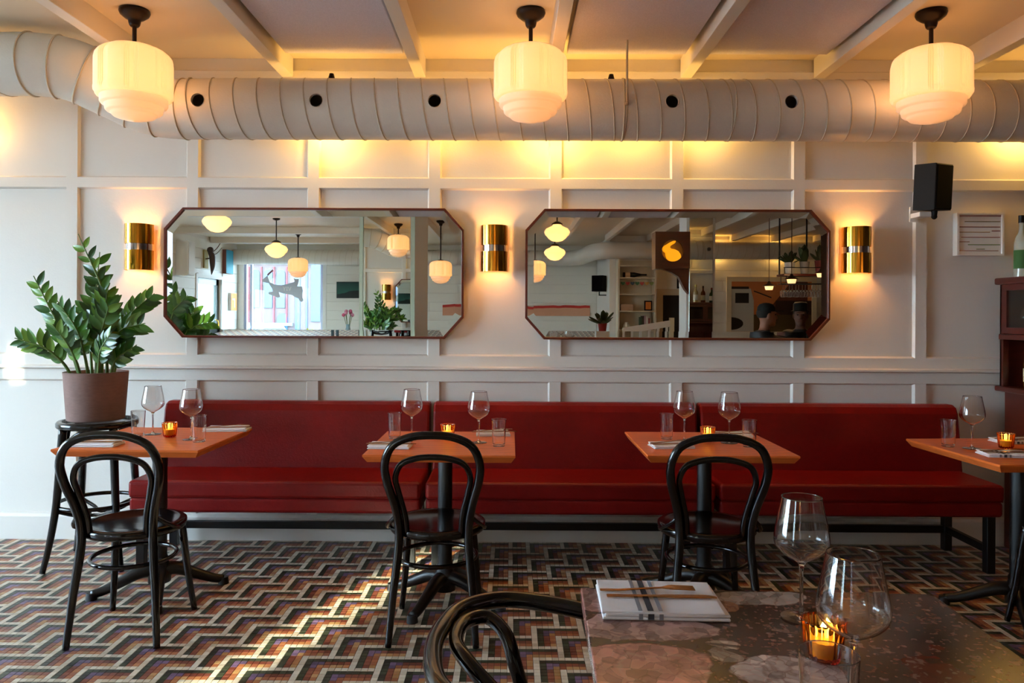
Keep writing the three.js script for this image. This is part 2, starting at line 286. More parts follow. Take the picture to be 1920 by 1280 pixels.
{ // behind the camera
  const wr = struct('wall_rear', 'white shiplap wall around the street window', merge([span(X0 - 0.15, WX0, -0.1, CEIL + 0.1, RZ, RZ + 0.15), span(WX1, 2.0, -0.1, CEIL + 0.1, RZ, RZ + 0.15), span(WX0, WX1, -0.1, WY0, RZ, RZ + 0.15), span(WX0, WX1, WY1, CEIL + 0.1, RZ, RZ + 0.15)]), M.wall);
  planks(wr, 'x', X0 + 0.02, 1.88, RZ, -1, [[WX0 - 0.08, WX1 + 0.08, WY0 - 0.1, WY1 + 0.08]]);
  const win = struct('window_1', 'big street window with a silver animal sign', merge([span(WX0, WX0 + 0.05, WY0, WY1, RZ + 0.03, RZ + 0.11), span(WX1 - 0.05, WX1, WY0, WY1, RZ + 0.03, RZ + 0.11), span(WX0, WX1, WY0, WY0 + 0.06, RZ + 0.03, RZ + 0.11), span(WX0, WX1, WY1 - 0.06, WY1, RZ + 0.03, RZ + 0.11), span(WX0 + 0.13, WX0 + 0.17, WY0, WY1, RZ + 0.04, RZ + 0.1)]), std({ color: 0xb9bfd8, roughness: 0.4 }));
  part(win, 'pane', span(WX0 + 0.05, WX1 - 0.05, WY0 + 0.06, WY1 - 0.06, RZ + 0.066, RZ + 0.074), M.pane);
  part(win, 'sill', span(WX0 - 0.08, WX1 + 0.08, WY0 - 0.05, WY0, RZ - 0.16, RZ + 0.03), M.white);
  struct('trim_2', 'white casing around the street window', merge([span(WX0 - 0.08, WX0, WY0, WY1 + 0.08, RZ - 0.02, RZ), span(WX1, WX1 + 0.08, WY0, WY1 + 0.08, RZ - 0.02, RZ), span(WX0, WX1, WY1, WY1 + 0.08, RZ - 0.02, RZ)]), M.white);
  struct('wall_return', 'short return wall beside the shelf niche', span(1.9, 2.0, -0.1, CEIL + 0.1, RZ2, RZ), M.wall);
  const w2 = struct('wall_front', 'boarded wall carrying the framed poster', span(2.0, X1 + 0.15, -0.1, CEIL + 0.1, RZ2, RZ2 + 0.15), M.wall);
  planks(w2, 'x', 3.0, X1 - 0.02, RZ2, -1, []);
  struct('wall_right', 'dark brown side wall beyond the bar', span(X1, X1 + 0.15, -0.1, CEIL + 0.1, -4.52, RZ2), std({ color: 0x4a3026, roughness: 0.6 }));
  const c1 = struct('column_1', 'square column faced with a tall mirror', span(-1.8, -1.14, 0, CEIL, 0.02, 1.4), M.white);
  part(c1, 'mirror_panel', rbox(0.56, 2.72, 0.012, 0.004, -1.47, 1.46, 0.012), M.mirror);
  part(c1, 'edge_strip', merge([span(-1.80, -1.755, 0.05, 2.86, 0.0, 0.03), span(-1.185, -1.14, 0.05, 2.86, 0.0, 0.03)]), std({ color: 0xb9c0ab, roughness: 0.3 }));
  const c2 = struct('column_2', 'slender column faced with a narrow mirror', span(2.08, 2.42, 0, CEIL, 0.02, 0.4), M.white);
  part(c2, 'mirror_panel', rbox(0.28, 2.72, 0.012, 0.004, 2.25, 1.46, 0.012), M.mirror);
}
// ---------------------------------------------------------------- ceiling, beams, felt panels
const beamX = []; for (let k = 0; k < 11; k++) beamX.push(-2.165 + 0.792 * k);
{
  const c = struct('ceiling', 'warm cream ceiling between painted beams', span(X0 - 0.15, X1 + 0.15, CEIL, CEIL + 0.15, -4.66, 7.85), M.ceiling);
  for (const x of beamX) part(c, 'beam', rbox(0.067, 0.117, 10, 0.003, x + 0.0335, CEIL - 0.0575, 0.5, 1), M.beam);
  for (const z of [2.1, 4.4, 6.2]) part(c, 'beam', rbox(3.86, 0.117, 0.12, 0.004, -4.1, CEIL - 0.0575, z, 1), M.beam);
  const rows = [[-4.24, -1.86, 'nearer the wall'], [-1.74, 0.64, 'further from the wall']], bays = [[1, 'between two pendants'], [3, 'just beyond the middle pendant'], [4, 'beside the speaker-side pendant']];
  for (const [k, where] of bays) for (const [z0, z1, row] of rows) single('acoustic_panel', 'mauve felt ceiling panel ' + where + ', ' + row, 'ceiling panel', rbox(0.792 - 0.067 - 0.062, 0.04, z1 - z0, 0.004), M.felt, [beamX[k] + 0.067 + 0.363, CEIL - 0.045, (z0 + z1) / 2], 0, 'felt ceiling panels');
}
// ---------------------------------------------------------------- spiral duct
function helix(x0, x1, y, z, R, pitch, r) {
  const n = Math.round((x1 - x0) / pitch * 28), p = []; for (let i = 0; i <= n; i++) { const x = x0 + (x1 - x0) * i / n, a = (x - x0) / pitch * Math.PI * 2; p.push([x, y + Math.cos(a) * R, z + Math.sin(a) * R]); }
  const c = p.map(q => V(...q)), pos = [], idx = [], m = 6;
  for (let i = 0; i <= n; i++) { const a = (c[i].x - x0) / pitch * Math.PI * 2, nr = V(0, Math.cos(a), Math.sin(a)); for (let j = 0; j < m; j++) { const b = j / m * Math.PI * 2; pos.push(c[i].x + Math.cos(b) * r, c[i].y + nr.y * Math.sin(b) * r, c[i].z + nr.z * Math.sin(b) * r); } }
  for (let i = 0; i < n; i++) for (let j = 0; j < m; j++) { const a = i * m + j, b = i * m + (j + 1) % m; idx.push(a, a + m, b, b, a + m, b + m); }
  const g = new THREE.BufferGeometry(); g.setAttribute('position', new THREE.Float32BufferAttribute(pos, 3)); g.setIndex(idx); g.computeVertexNormals(); return g;
}
function ring(P, N, R, r) { return new THREE.TorusGeometry(R, r, 6, 48).applyQuaternion(new THREE.Quaternion().setFromUnitVectors(V(0, 0, 1), N.clone().normalize())).translate(P.x, P.y, P.z); }
{
  const d = thing('air_duct', 'fat white spiral ventilation duct running along the panelled wall', 'duct'), R = 0.166, Y = 2.49, Z = -4.2;
  const path = [[X1 - 0.01, Y, Z], [3, Y, Z], [0, Y, Z], [-1.6, Y, Z], [-1.88, Y, Z], [-2.03, 2.512, -4.18], [-2.2, 2.585, -4.105], [-2.36, 2.65, -4.03], [-2.52, 2.668, -4.0], [-2.8, 2.668, -4.0], [-4, 2.668, -4.0], [X0 + 0.01, 2.668, -4.0]];
  const holesX = Array.from({ length: 9 }, (_, k) => -1.685 + 0.6357 * k), shell = k => t => k - 0.004 * sstep(0.6, 0.72, t);
  part(d, 'pipe', hollow(sweep(path, shell(0.166), 260, 48), sweep(path.map((p, i) => [p[0] + (i === 0 ? -0.01 : i === path.length - 1 ? 0.01 : 0), p[1], p[2]]), shell(0.1635), 260, 48), holesX.map(x => cyl(0.036, 0.036, 0.12, 32).rotateX(Math.PI / 2).translate(x, Y + 0.004, Z + R - 0.05))), M.duct);
  part(d, 'seam', helix(-1.7804, X1 - 0.03, Y, Z, R, 0.12714, 0.0042), M.seam);
  part(d, 'seam', helix(X0 + 0.03, -2.66, 2.668, -4.0, 0.162, 0.19, 0.0032), M.seam);
  const cv = new THREE.CatmullRomCurve3(path.map(p => V(...p)), false, 'centripetal');
  for (const x of [-1.82, -1.97, -2.08, -2.19, -2.30, -2.42, -2.55]) { let best = 0, bd = 9; for (let i = 0; i <= 3000; i++) { const q = cv.getPoint(i / 3000); if (Math.abs(q.x - x) < bd) { bd = Math.abs(q.x - x); best = i / 3000; } } part(d, 'elbow_joint', ring(cv.getPoint(best), cv.getTangent(best), 0.165, 0.0045), M.seam); }
  for (const x of [0.617, 1.2, 3.3]) part(d, 'joint_band', ring(V(x, Y, Z), V(1, 0, 0), R, 0.004), M.seam);
  for (const x of holesX) part(d, 'air_outlet', lathe([[0.0345, 0], [0.0358, 0], [0.0358, 0.022], [0.0345, 0.022], [0.0345, 0]], 32).rotateX(Math.PI / 2).translate(x, Y + 0.004, Z + R - 0.021), M.duct, 'round open air outlet');
  part(d, 'hanger', merge([cyl(0.006, 0.006, 0.336, 10, 0.613, 2.478, Z + R + 0.012), ball(0.011, 0.613, 2.478, Z + R + 0.012, 10), ring(V(0.613, Y, Z), V(1, 0, 0.06), R + 0.002, 0.005)]), M.seam);
  for (const x of [-1.0, 0.55]) part(d, 'bracket', merge([cyl(0.02, 0.012, 0.03, 12, x, Y + R - 0.004, Z + 0.02)]), M.bronze);
}
// hidden picture lights that wash the wall from behind the duct
for (const [x, p, lab] of [[-1.085, 0.95, 'over the mirror nearer the plant'], [-0.42, 0.3, 'just beside the middle sconce'], [0.25, 1.15, 'over the gap between the mirrors'], [0.72, 0.35, 'over the near end of the second mirror'], [1.15, 0.35, 'over the mirror nearer the speaker'], [3.0, 0.6, 'over the wood cabinet'], [-3.2, 0.5, 'over the wall beyond the plant']]) {
  const t = thing('wall_washer', 'small spotlight tucked behind the duct ' + lab, 'lamp', [x, 2.47, -4.5], 0, 'wall washers behind the duct');
  part(t, 'arm', merge([rbox(0.05, 0.05, 0.012, 0.004, 0, 0, 0.006), sweep([[0, 0, 0.01], [0, 0.02, 0.04], [0, 0.01, 0.07]], 0.006, 12, 8)]), M.bronze);
  part(t, 'lamp_head', ball(0.026, 0, -0.02, 0.075, 16), std({ color: 0xffe0a0, emissive: 0xffcf74, emissiveIntensity: 6 }));
  const l = new THREE.PointLight(0xffc86a, 0.64 * p); l.position.set(x, 2.45, -4.425); l.castShadow = true; l.shadow.radius = 1.3; scene.add(l);
}
// ---------------------------------------------------------------- banquette
{
  const secs = [[-2.01, -0.468, 'nearest the plant'], [-0.446, 1.078, 'in the middle of the row'], [1.100, 2.585, 'nearest the wood cabinet']];
  for (const [x0, x1, lab] of secs) {
    const w = x1 - x0, b = thing('banquette', 'red leather banquette section ' + lab, 'banquette', [(x0 + x1) / 2, 0, -4.2], 0, 'red banquette along the wall');
    part(b, 'seat_cushion', rbox(w, 0.092, 0.45, 0.022, 0, 0.424, 0.025, 4), M.leather);
    part(b, 'seat_base', rbox(w - 0.006, 0.082, 0.43, 0.02, 0, 0.341, 0.027, 4), M.leather);
    part(b, 'backrest', uvBox(along(prism([[0.285, 0.40], [0.115, 0.40], [0.118, 0.46], [0.150, 0.70], [0.165, 0.79], [0.185, 0.825], [0.215, 0.838], [0.27, 0.838], [0.285, 0.828]].map(([z, y]) => [z, y]), w, 0.012), 'x')), M.leather);
    part(b, 'seam_piping', merge([0.470, 0.385].map((y, i) => sweep([[-w / 2 + 0.01, y - (i ? 0 : 0.012), 0.2455 - (i ? 0.004 : 0)], [0, y - (i ? 0 : 0.012), 0.2455 - (i ? 0.004 : 0)], [w / 2 - 0.01, y - (i ? 0 : 0.012), 0.2455 - (i ? 0.004 : 0)]], 0.0035, 8, 6))), M.leather);
    for (const s of [-1, 1]) for (const z of [0.2, -0.19]) part(b, 'leg', rbox(0.045, 0.302, 0.045, 0.004, s * (w / 2 - 0.055), 0.151, z, 1), M.iron);
    part(b, 'stretcher', rbox(w - 0.15, 0.042, 0.03, 0.003, 0, 0.122, -0.19, 1), M.iron);
    for (const s of [-1, 1]) part(b, 'side_rail', rbox(0.03, 0.04, 0.36, 0.003, s * (w / 2 - 0.055), 0.122, 0.005, 1), M.iron);
  }
}
// ---------------------------------------------------------------- tables
const tableTop = (() => { // square top, underside chamfered inwards
  const W = 0.33, g = new THREE.ExtrudeGeometry(new THREE.Shape([[-W, -W], [W, -W], [W, W], [-W, W]].map(p => new THREE.Vector2(...p))), { depth: 0.004, bevelEnabled: false });
  const P = [], I = []; for (const [s, y] of [[W - 0.018, 0], [W, 0.026], [W, 0.033], [W - 0.002, 0.035]]) for (const [x, z] of [[-1, -1], [1, -1], [1, 1], [-1, 1]]) P.push(x * s, y, z * s);
  for (const o of [0, 4, 8]) for (let i = 0; i < 4; i++) { const j = (i + 1) % 4; I.push(o + i, o + 4 + i, o + j, o + j, o + 4 + i, o + 4 + j); }
  I.push(0, 1, 3, 1, 2, 3, 12, 15, 13, 13, 15, 14); g.dispose();
  let q = new THREE.BufferGeometry(); q.setAttribute('position', new THREE.Float32BufferAttribute(P, 3)); q.setIndex(I); q = q.toNonIndexed(); q.computeVertexNormals(); return uvBox(q).translate(0, 0.71, 0);
})();
function pedestal(t, rot, y) {
  part(t, 'column', lathe([[0, 0.05], [0.052, 0.05], [0.052, 0.10], [0.045, 0.115], [0.048, 0.13], [0.038, 0.15], [0.041, 0.165], [0.034, 0.18], [0.034, y - 0.012], [0, y - 0.012]], 32), M.iron);
  part(t, 'top_plate', merge([rbox(0.36, 0.012, 0.05, 0.003, 0, y - 0.008, 0, 1), rbox(0.05, 0.012, 0.36, 0.003, 0, y - 0.008, 0, 1)]), M.iron);
  for (let k = 0; k < 4; k++) { const a = rot + k * Math.PI / 2, c = Math.cos(a), s = Math.sin(a); const f = (r, h) => [c * r, h, s * r];
    part(t, 'foot', merge([sweep([f(0.02, 0.11), f(0.08, 0.105), f(0.17, 0.066), f(0.25, 0.033), f(0.292, 0.025)], q => 0.034 - 0.014 * q, 20, 12), cyl(0.026, 0.022, 0.034, 16, c * 0.292, 0, s * 0.292)]), M.iron); }
}
const tables = [[-1.70, -3.655, -0.02, 1.15, 'beside the potted plant'], [-0.307, -3.575, 0.0, 0.42, 'in front of the joint between the first banquette sections'], [0.925, -3.60, 0.0, 0.6, 'under the mirror nearer the speaker'], [2.315, -3.45, 0.06, 0.5, 'next to the wood cabinet']];
const TB = tables.map(([x, z, turn, rot, lab]) => { const t = thing('dining_table', 'square cherry wood pedestal table ' + lab, 'table', [x, 0, z], turn, 'wood pedestal tables'); part(t, 'table_top', tableTop, M.tableWood); pedestal(t, rot, 0.71); return t; });
{ // marble table in the foreground
  const clasts = [[-0.27, -0.17, 0.145, 0.065, [168, 132, 124]], [-0.30, 0.0, 0.13, 0.10, [188, 122, 112]], [-0.005, -0.335, 0.11, 0.045, [160, 148, 140]], [-0.055, 0.005, 0.095, 0.075, [192, 176, 168]], [-0.09, -0.285, 0.035, 0.03, [156, 112, 80]], [-0.31, -0.31, 0.10, 0.075, [132, 92, 84]], [-0.155, -0.055, 0.03, 0.03, [150, 132, 118]], [0.2, 0.25, 0.12, 0.08, [150, 130, 122]], [-0.2, 0.3, 0.15, 0.09, [156, 110, 100]], [-0.14, -0.10, 0.04, 0.018, [172, 152, 136]]];
  const cells = (x, y) => { const xi = Math.floor(x), yi = Math.floor(y); let a = 9, b = 9, id = 0; for (let j = -1; j <= 1; j++) for (let i = -1; i <= 1; i++) { const d = Math.hypot(xi + i + hash(xi + i, yi + j, 41) - x, yi + j + hash(xi + i, yi + j, 42) - y); if (d < a) { b = a; a = d; id = hash(xi + i, yi + j, 43); } else if (d < b) b = d; } return [a, b, id]; };
  const n = 1024, map = texture(n, (u, v) => {
    const X = (u < 0.5 ? u : u - 1) * 0.76, Z = (v < 0.5 ? v : v - 1) * 0.76;
    const w1 = fbm(u, v, 9, 5, 201) - 0.5, w2 = fbm(u, v, 9, 5, 233) - 0.5, x = X + 0.07 * w1, z = Z + 0.05 * w2;
    const m = fbm(u, v, 14, 5, 260), m2 = fbm(u, v, 40, 4, 270);
    let c = mix3([30, 14, 13], [84, 44, 36], m * 1.1); // dark red-brown ground
    c = mix3(c, [36, 36, 28], sstep(0.5, 0.7, fbm(u, v, 5, 4, 290)) * (X < 0.05 ? 0.9 : 0.35)); // greenish pools
    c = mix3(c, [110, 46, 36], sstep(0.62, 0.72, fbm(u, v, 7, 4, 300)) * 0.8);
    c = mix3(c, [150, 122, 110], sstep(0.66, 0.74, m2) * 0.7); c = mix3(c, [160, 136, 124], sstep(0.7, 0.75, fbm(u, v, 90, 2, 277)) * 0.55);
    for (const [cx, cz, rx, rz, col] of clasts) {
      const e = Math.hypot((x - cx) / rx, (z - cz) / rz), k = 1 - sstep(0.93, 1.0, e);
      if (k > 0) { let q = mix3(col.map(t => t * 0.78), col.map(t => t * 1.14), fbm(u, v, 18, 5, 310 + Math.round(rx * 1000)));
        const [f1, f2, id] = cells(u * 34 + 1.6 * w1, v * 34 + 1.6 * w2); q = mix3(q, q.map(t => t * (0.74 + 0.5 * id)), 0.75); q = mix3(q, id > 0.5 ? [196, 150, 138] : [96, 60, 50], 0.6 * (1 - sstep(0.0, 0.09, f2 - f1)));
        const vein = 1 - Math.abs(fbm(u, v, 10, 4, 350) - 0.5) * 22, vein2 = 1 - Math.abs(fbm(u, v, 13, 4, 371) - 0.5) * 26;
        q = mix3(q, [205, 178, 164], Math.max(0, vein) * 0.25); q = mix3(q, [78, 46, 40], Math.max(0, vein2) * 0.35); c = mix3(c, q, k); }
    }
    const crack = 1 - Math.abs(Z + 0.098 + 0.05 * w2 - 0.02 * (X + 0.2)) * 130; if (X < -0.05 && crack > 0) c = mix3(c, [52, 34, 26], crack * 0.9);
    return c.map(t => t / 255);
  }, 0.76, true);
  const t = thing('marble_table', 'square dark red and grey marble table in the foreground', 'table', [0.5235, 0, -1.274], -2 * Math.PI / 180);
  const marble = phys({ map, roughness: 0.14, specularIntensity: 0.55 });
  part(t, 'table_top', rbox(0.76, 0.03, 0.76, 0.004, 0, 0.735, 0, 3), marble); pedestal(t, 0.6, 0.72);
}
// ---------------------------------------------------------------- bentwood chairs
const mirrorX = pts => [...pts, ...pts.slice(0, -1).reverse().map(([x, y, z]) => [-x, y, z])];
function makeChair(label, pos, turn) {
  const c = thing('bentwood_chair', label, 'chair', pos, turn, 'black bentwood dining chairs');
  part(c, 'back_frame', sweep(mirrorX([[-0.178, 0.004, 0.215], [-0.163, 0.2, 0.192], [-0.142, 0.45, 0.168], [-0.155, 0.56, 0.186], [-0.186, 0.68, 0.222], [-0.190, 0.755, 0.243], [-0.158, 0.826, 0.258], [-0.085, 0.862, 0.266], [0, 0.870, 0.268]]), t => 0.0135 + 0.0045 * Math.min(1, 6 * Math.min(t, 1 - t)) - 0.002 * sstep(0.3, 0.5, 0.5 - Math.abs(t - 0.5)), 110, 14), M.black);
  part(c, 'inner_hoop', sweep(mirrorX([[-0.112, 0.45, 0.16], [-0.117, 0.52, 0.171], [-0.142, 0.63, 0.196], [-0.152, 0.69, 0.213], [-0.128, 0.745, 0.226], [-0.07, 0.770, 0.232], [0, 0.777, 0.234]]), 0.0125, 80, 12), M.black);
  part(c, 'seat', lathe([[0, 0.450], [0.09, 0.4505], [0.15, 0.456], [0.163, 0.4605], [0.17, 0.459], [0.178, 0.463], [0.198, 0.463], [0.206, 0.457], [0.207, 0.440], [0.200, 0.428], [0.17, 0.426], [0.165, 0.437], [0, 0.437]], 56), M.black);
  for (const s of [-1, 1]) part(c, 'leg', sweep([[s * 0.140, 0.432, -0.138], [s * 0.150, 0.33, -0.152], [s * 0.163, 0.17, -0.172], [s * 0.182, 0.002, -0.198]], t => 0.0185 - 0.006 * t, 24, 12), M.black);
  part(c, 'ring_stretcher', new THREE.TorusGeometry(0.168, 0.0095, 10, 56).rotateX(Math.PI / 2).translate(0, 0.315, 0.01), M.black);
  for (const s of [-1, 1]) part(c, 'hip_brace', sweep([[s * 0.150, 0.53, 0.182], [s * 0.176, 0.50, 0.158], [s * 0.200, 0.468, 0.110], [s * 0.206, 0.448, 0.060]], 0.0085, 20, 8), M.black);
  return c;
}
const chair = makeChair('black bentwood chair at the table beside the potted plant', [-1.608, 0, -3.23], 0.06);
copy(chair, 'black bentwood chair facing the gap between the two wall mirrors', [-0.312, 0, -3.265], 0.0);
copy(chair, 'black bentwood chair in shadow behind the foreground marble table', [0.845, 0, -3.25], -0.05);
copy(chair, 'black bentwood chair cut off by the picture edge near the wood cabinet', [2.405, 0, -3.18], 0.05);
{ // armchair pulled up to the marble table
  const c = thing('bentwood_armchair', 'black bentwood armchair with a sweeping round rail in the foreground', 'chair', [0.12, 0, -1.47], 0);
  part(c, 'arm_rail', sweep([[0.22, 0.672, -0.165], [0.10, 0.682, -0.205], [-0.03, 0.692, -0.25], [-0.14, 0.697, -0.262], [-0.225, 0.698, -0.205], [-0.262, 0.698, -0.09], [-0.266, 0.698, 0.03], [-0.235, 0.698, 0.16], [-0.16, 0.697, 0.24], [-0.05, 0.692, 0.255], [0.10, 0.682, 0.225], [0.22, 0.672, 0.19]], t => 0.0185, 110, 16), M.black);
  part(c, 'inner_loop', sweep([[0.02, 0.455, 0.15], [-0.09, 0.60, 0.10], [-0.195, 0.682, 0.03], [-0.228, 0.690, -0.06], [-0.212, 0.692, -0.150], [-0.168, 0.688, -0.182], [-0.128, 0.665, -0.150], [-0.108, 0.61, -0.132], [-0.085, 0.53, -0.14], [-0.06, 0.455, -0.15]], 0.0155, 80, 14), M.black);
  part(c, 'seat', lathe([[0, 0.452], [0.16, 0.458], [0.19, 0.464], [0.212, 0.464], [0.222, 0.455], [0.22, 0.43], [0.18, 0.427], [0, 0.438]], 48).translate(0.03, 0, 0), M.black);
  for (const [x, z] of [[-1, -1], [-1, 1], [1, -1], [1, 1]]) part(c, 'leg', sweep([[0.03 + x * 0.14, 0.432, z * 0.14], [0.03 + x * 0.16, 0.22, z * 0.165], [0.03 + x * 0.185, 0.002, z * 0.20]], t => 0.019 - 0.006 * t, 20, 10), M.black);
  for (const s of [-1, 1]) part(c, 'arm_post', sweep([[0.17, 0.43, s * 0.155], [0.19, 0.55, s * 0.175], [0.19, 0.675, s * 0.185 + 0.01]], 0.013, 16, 10), M.black);
  part(c, 'ring_stretcher', new THREE.TorusGeometry(0.185, 0.0095, 10, 48).rotateX(Math.PI / 2).translate(0.03, 0.25, 0), M.black);
}
// ---------------------------------------------------------------- plant stand (tall bentwood stool)
function makeStool(name, label, pos, turn) {
  const s = thing(name, label, 'stool', pos, turn);
  part(s, 'seat', lathe([[0, 0.756], [0.17, 0.756], [0.176, 0.769], [0.196, 0.769], [0.203, 0.760], [0.203, 0.742], [0.196, 0.734], [0.16, 0.734], [0, 0.738]], 48), M.black);
  const leg = [];
  for (let k = 0; k < 4; k++) { const a = Math.PI / 4 + k * Math.PI / 2, c = Math.cos(a), q = Math.sin(a); leg.push([c, q]);
    part(s, 'leg', sweep([[c * 0.178, 0.738, q * 0.178], [c * 0.192, 0.55, q * 0.192], [c * 0.212, 0.32, q * 0.212], [c * 0.246, 0.12, q * 0.246], [c * 0.275, 0.002, q * 0.275]], t => 0.0215 - 0.007 * t * t, 28, 12), M.black); }
  for (let k = 0; k < 4; k++) { const [c, q] = leg[k], [c2, q2] = leg[(k + 1) % 4], mx = (c + c2) / 2, mz = (q + q2) / 2;
    part(s, 'arch_brace', sweep([[c * 0.186, 0.60, q * 0.186], [c * 0.15 + c2 * 0.02, 0.68, q * 0.15 + q2 * 0.02], [mx * 0.2, 0.722, mz * 0.2], [c2 * 0.15 + c * 0.02, 0.68, q2 * 0.15 + q * 0.02], [c2 * 0.186, 0.60, q2 * 0.186]], 0.010, 30, 8), M.black);
    part(s, 'foot_arch', sweep([[c * 0.212, 0.31, q * 0.212], [c * 0.12 + c2 * 0.03, 0.275, q * 0.12 + q2 * 0.03], [mx * 0.06, 0.26, mz * 0.06], [c2 * 0.12 + c * 0.03, 0.275, q2 * 0.12 + q * 0.03], [c2 * 0.212, 0.31, q2 * 0.212]], 0.010, 24, 8), M.black); }
  part(s, 'foot_ring', new THREE.TorusGeometry(0.200, 0.011, 10, 56).rotateX(Math.PI / 2).translate(0, 0.325, 0), M.black);
  return s;
}
const stool = makeStool('bar_stool', 'black bentwood stool used as a plant stand', [-2.245, 0, -4.10], 0.12);
{ // potted plant with paired glossy leaflets
  const p = thing('potted_plant', 'leafy green houseplant in a brown clay pot on the stool', 'plant', [-2.258, 0.7695, -4.10]);
  part(p, 'pot', uvBox(lathe([[0, 0.001], [0.138, 0.001], [0.143, 0.006], [0.160, 0.255], [0.1605, 0.262], [0.147, 0.262], [0.144, 0.225], [0, 0.225]], 56)), M.pot, 'brown clay pot with a stained rough surface');
  part(p, 'soil', cyl(0.1445, 0.1445, 0.004, 32, 0, 0.226, 0), M.soil);
  const leafGeo = (() => { // folded oval leaf, tip along +x, length 1
    const P = [], I = [], n = 8; for (let i = 0; i <= n; i++) { const t = i / n, w = 0.2 * Math.pow(Math.sin(Math.PI * Math.pow(t, 0.82)), 0.85) + 0.002; for (const s of [-1, -0.5, 0, 0.5, 1]) P.push(t, 0.13 * Math.abs(s) * w * 2 - 0.16 * t * t, s * w); }
    for (let i = 0; i < n; i++) for (let j = 0; j < 4; j++) { const a = i * 5 + j, b = a + 5; I.push(a, a + 1, b, b, a + 1, b + 1); }
    const g = new THREE.BufferGeometry(); g.setAttribute('position', new THREE.Float32BufferAttribute(P, 3)); g.setIndex(I); g.computeVertexNormals(); return g;
  })();
  const greens = [0x3a6a1e, 0x2c5a1a, 0x4c7c26, 0x244c16, 0x6a922e].map(c => phys({ color: c, roughness: 0.3, side: THREE.DoubleSide, transmission: 0.22, thickness: 0 }));
  // base offset, mid offset, tip offset in metres (x right, y up from pot rim, z towards the room), leaf length, pairs
  const S = [
    [[0.075, 0.03], [0.085, 0.36, 0.05], [-0.085, 0.745, 0.03], 0.075, 13], [[-0.02, -0.04], [-0.05, 0.36, -0.08], [-0.055, 0.66, -0.13], 0.085, 10],
    [[-0.07, 0.03], [-0.17, 0.26, 0.07], [-0.295, 0.515, 0.08], 0.078, 12], [[-0.09, 0.06], [-0.19, 0.13, 0.14], [-0.335, 0.185, 0.17], 0.075, 9],
    [[0.06, -0.06], [0.12, 0.30, -0.12], [0.245, 0.43, -0.15], 0.085, 10], [[0.09, 0.02], [0.17, 0.22, 0.08], [0.315, 0.265, 0.10], 0.082, 10],
    [[0.1, 0.05], [0.17, 0.08, 0.1], [0.285, 0.15, 0.13], 0.066, 9], [[0.0, 0.07], [-0.02, 0.22, 0.14], [-0.10, 0.38, 0.19], 0.078, 9],
    [[0.02, -0.02], [0.05, 0.26, 0.03], [0.10, 0.45, 0.07], 0.078, 10], [[0.04, 0.06], [0.10, 0.22, 0.13], [0.16, 0.36, 0.17], 0.075, 9],
    [[-0.05, -0.05], [-0.10, 0.22, -0.10], [-0.16, 0.40, -0.15], 0.078, 9], [[0.0, 0.0], [0.0, 0.24, 0.0], [0.01, 0.44, -0.02], 0.078, 10],
    [[-0.03, 0.09], [-0.06, 0.16, 0.17], [-0.10, 0.26, 0.23], 0.07, 8], [[0.06, 0.09], [0.11, 0.12, 0.16], [0.2, 0.22, 0.22], 0.07, 8]];
  for (const [[bx, bz], [mx, my, mz], [tx, ty, tz], L, n] of S) {
    const pts = [[bx, 0.226, bz], [bx * 0.6 + mx * 0.4, 0.262 + my * 0.42, bz * 0.6 + mz * 0.4], [mx, 0.262 + my, mz], [tx, 0.262 + ty, tz]];
    const st = part(p, 'stem', sweep(pts, t => 0.0085 * (1 - 0.8 * t) + 0.0008, 28, 8), M.stem);
    const cv = new THREE.CatmullRomCurve3(pts.map(q => V(...q)), false, 'centripetal'), sideRef = V(rr(-0.4, 0.4), rr(-0.2, 0.2), 1).normalize();
    for (let i = 0; i < n; i++) for (const s of [-1, 1]) {
      const t = 0.34 + 0.63 * (i + 0.25 * (s > 0)) / n, P = cv.getPoint(t), tg = cv.getTangent(t), side = V(0, 0, 0).crossVectors(tg, sideRef).normalize().multiplyScalar(s);
      const dir = side.clone().multiplyScalar(0.86).addScaledVector(tg, 0.55 + 0.5 * (i / n)).add(V(rr(-0.12, 0.12), rr(-0.1, 0.16), rr(-0.22, 0.22))).normalize();
      const up = V(0, 0, 0).crossVectors(dir, tg).multiplyScalar(s).normalize(), zz = V(0, 0, 0).crossVectors(dir, up).normalize();
      const lf = part(st, 'leaf', leafGeo, greens[Math.floor(rnd() * greens.length)]), len = L * (0.78 + 0.5 * Math.sin(Math.PI * (0.15 + 0.75 * i / n))) * rr(0.9, 1.12);
      lf.matrix.makeBasis(dir, up, zz).scale(V(len, len, len * rr(0.95, 1.2))).setPosition(P); lf.matrix.decompose(lf.position, lf.quaternion, lf.scale);
    }
  }
}
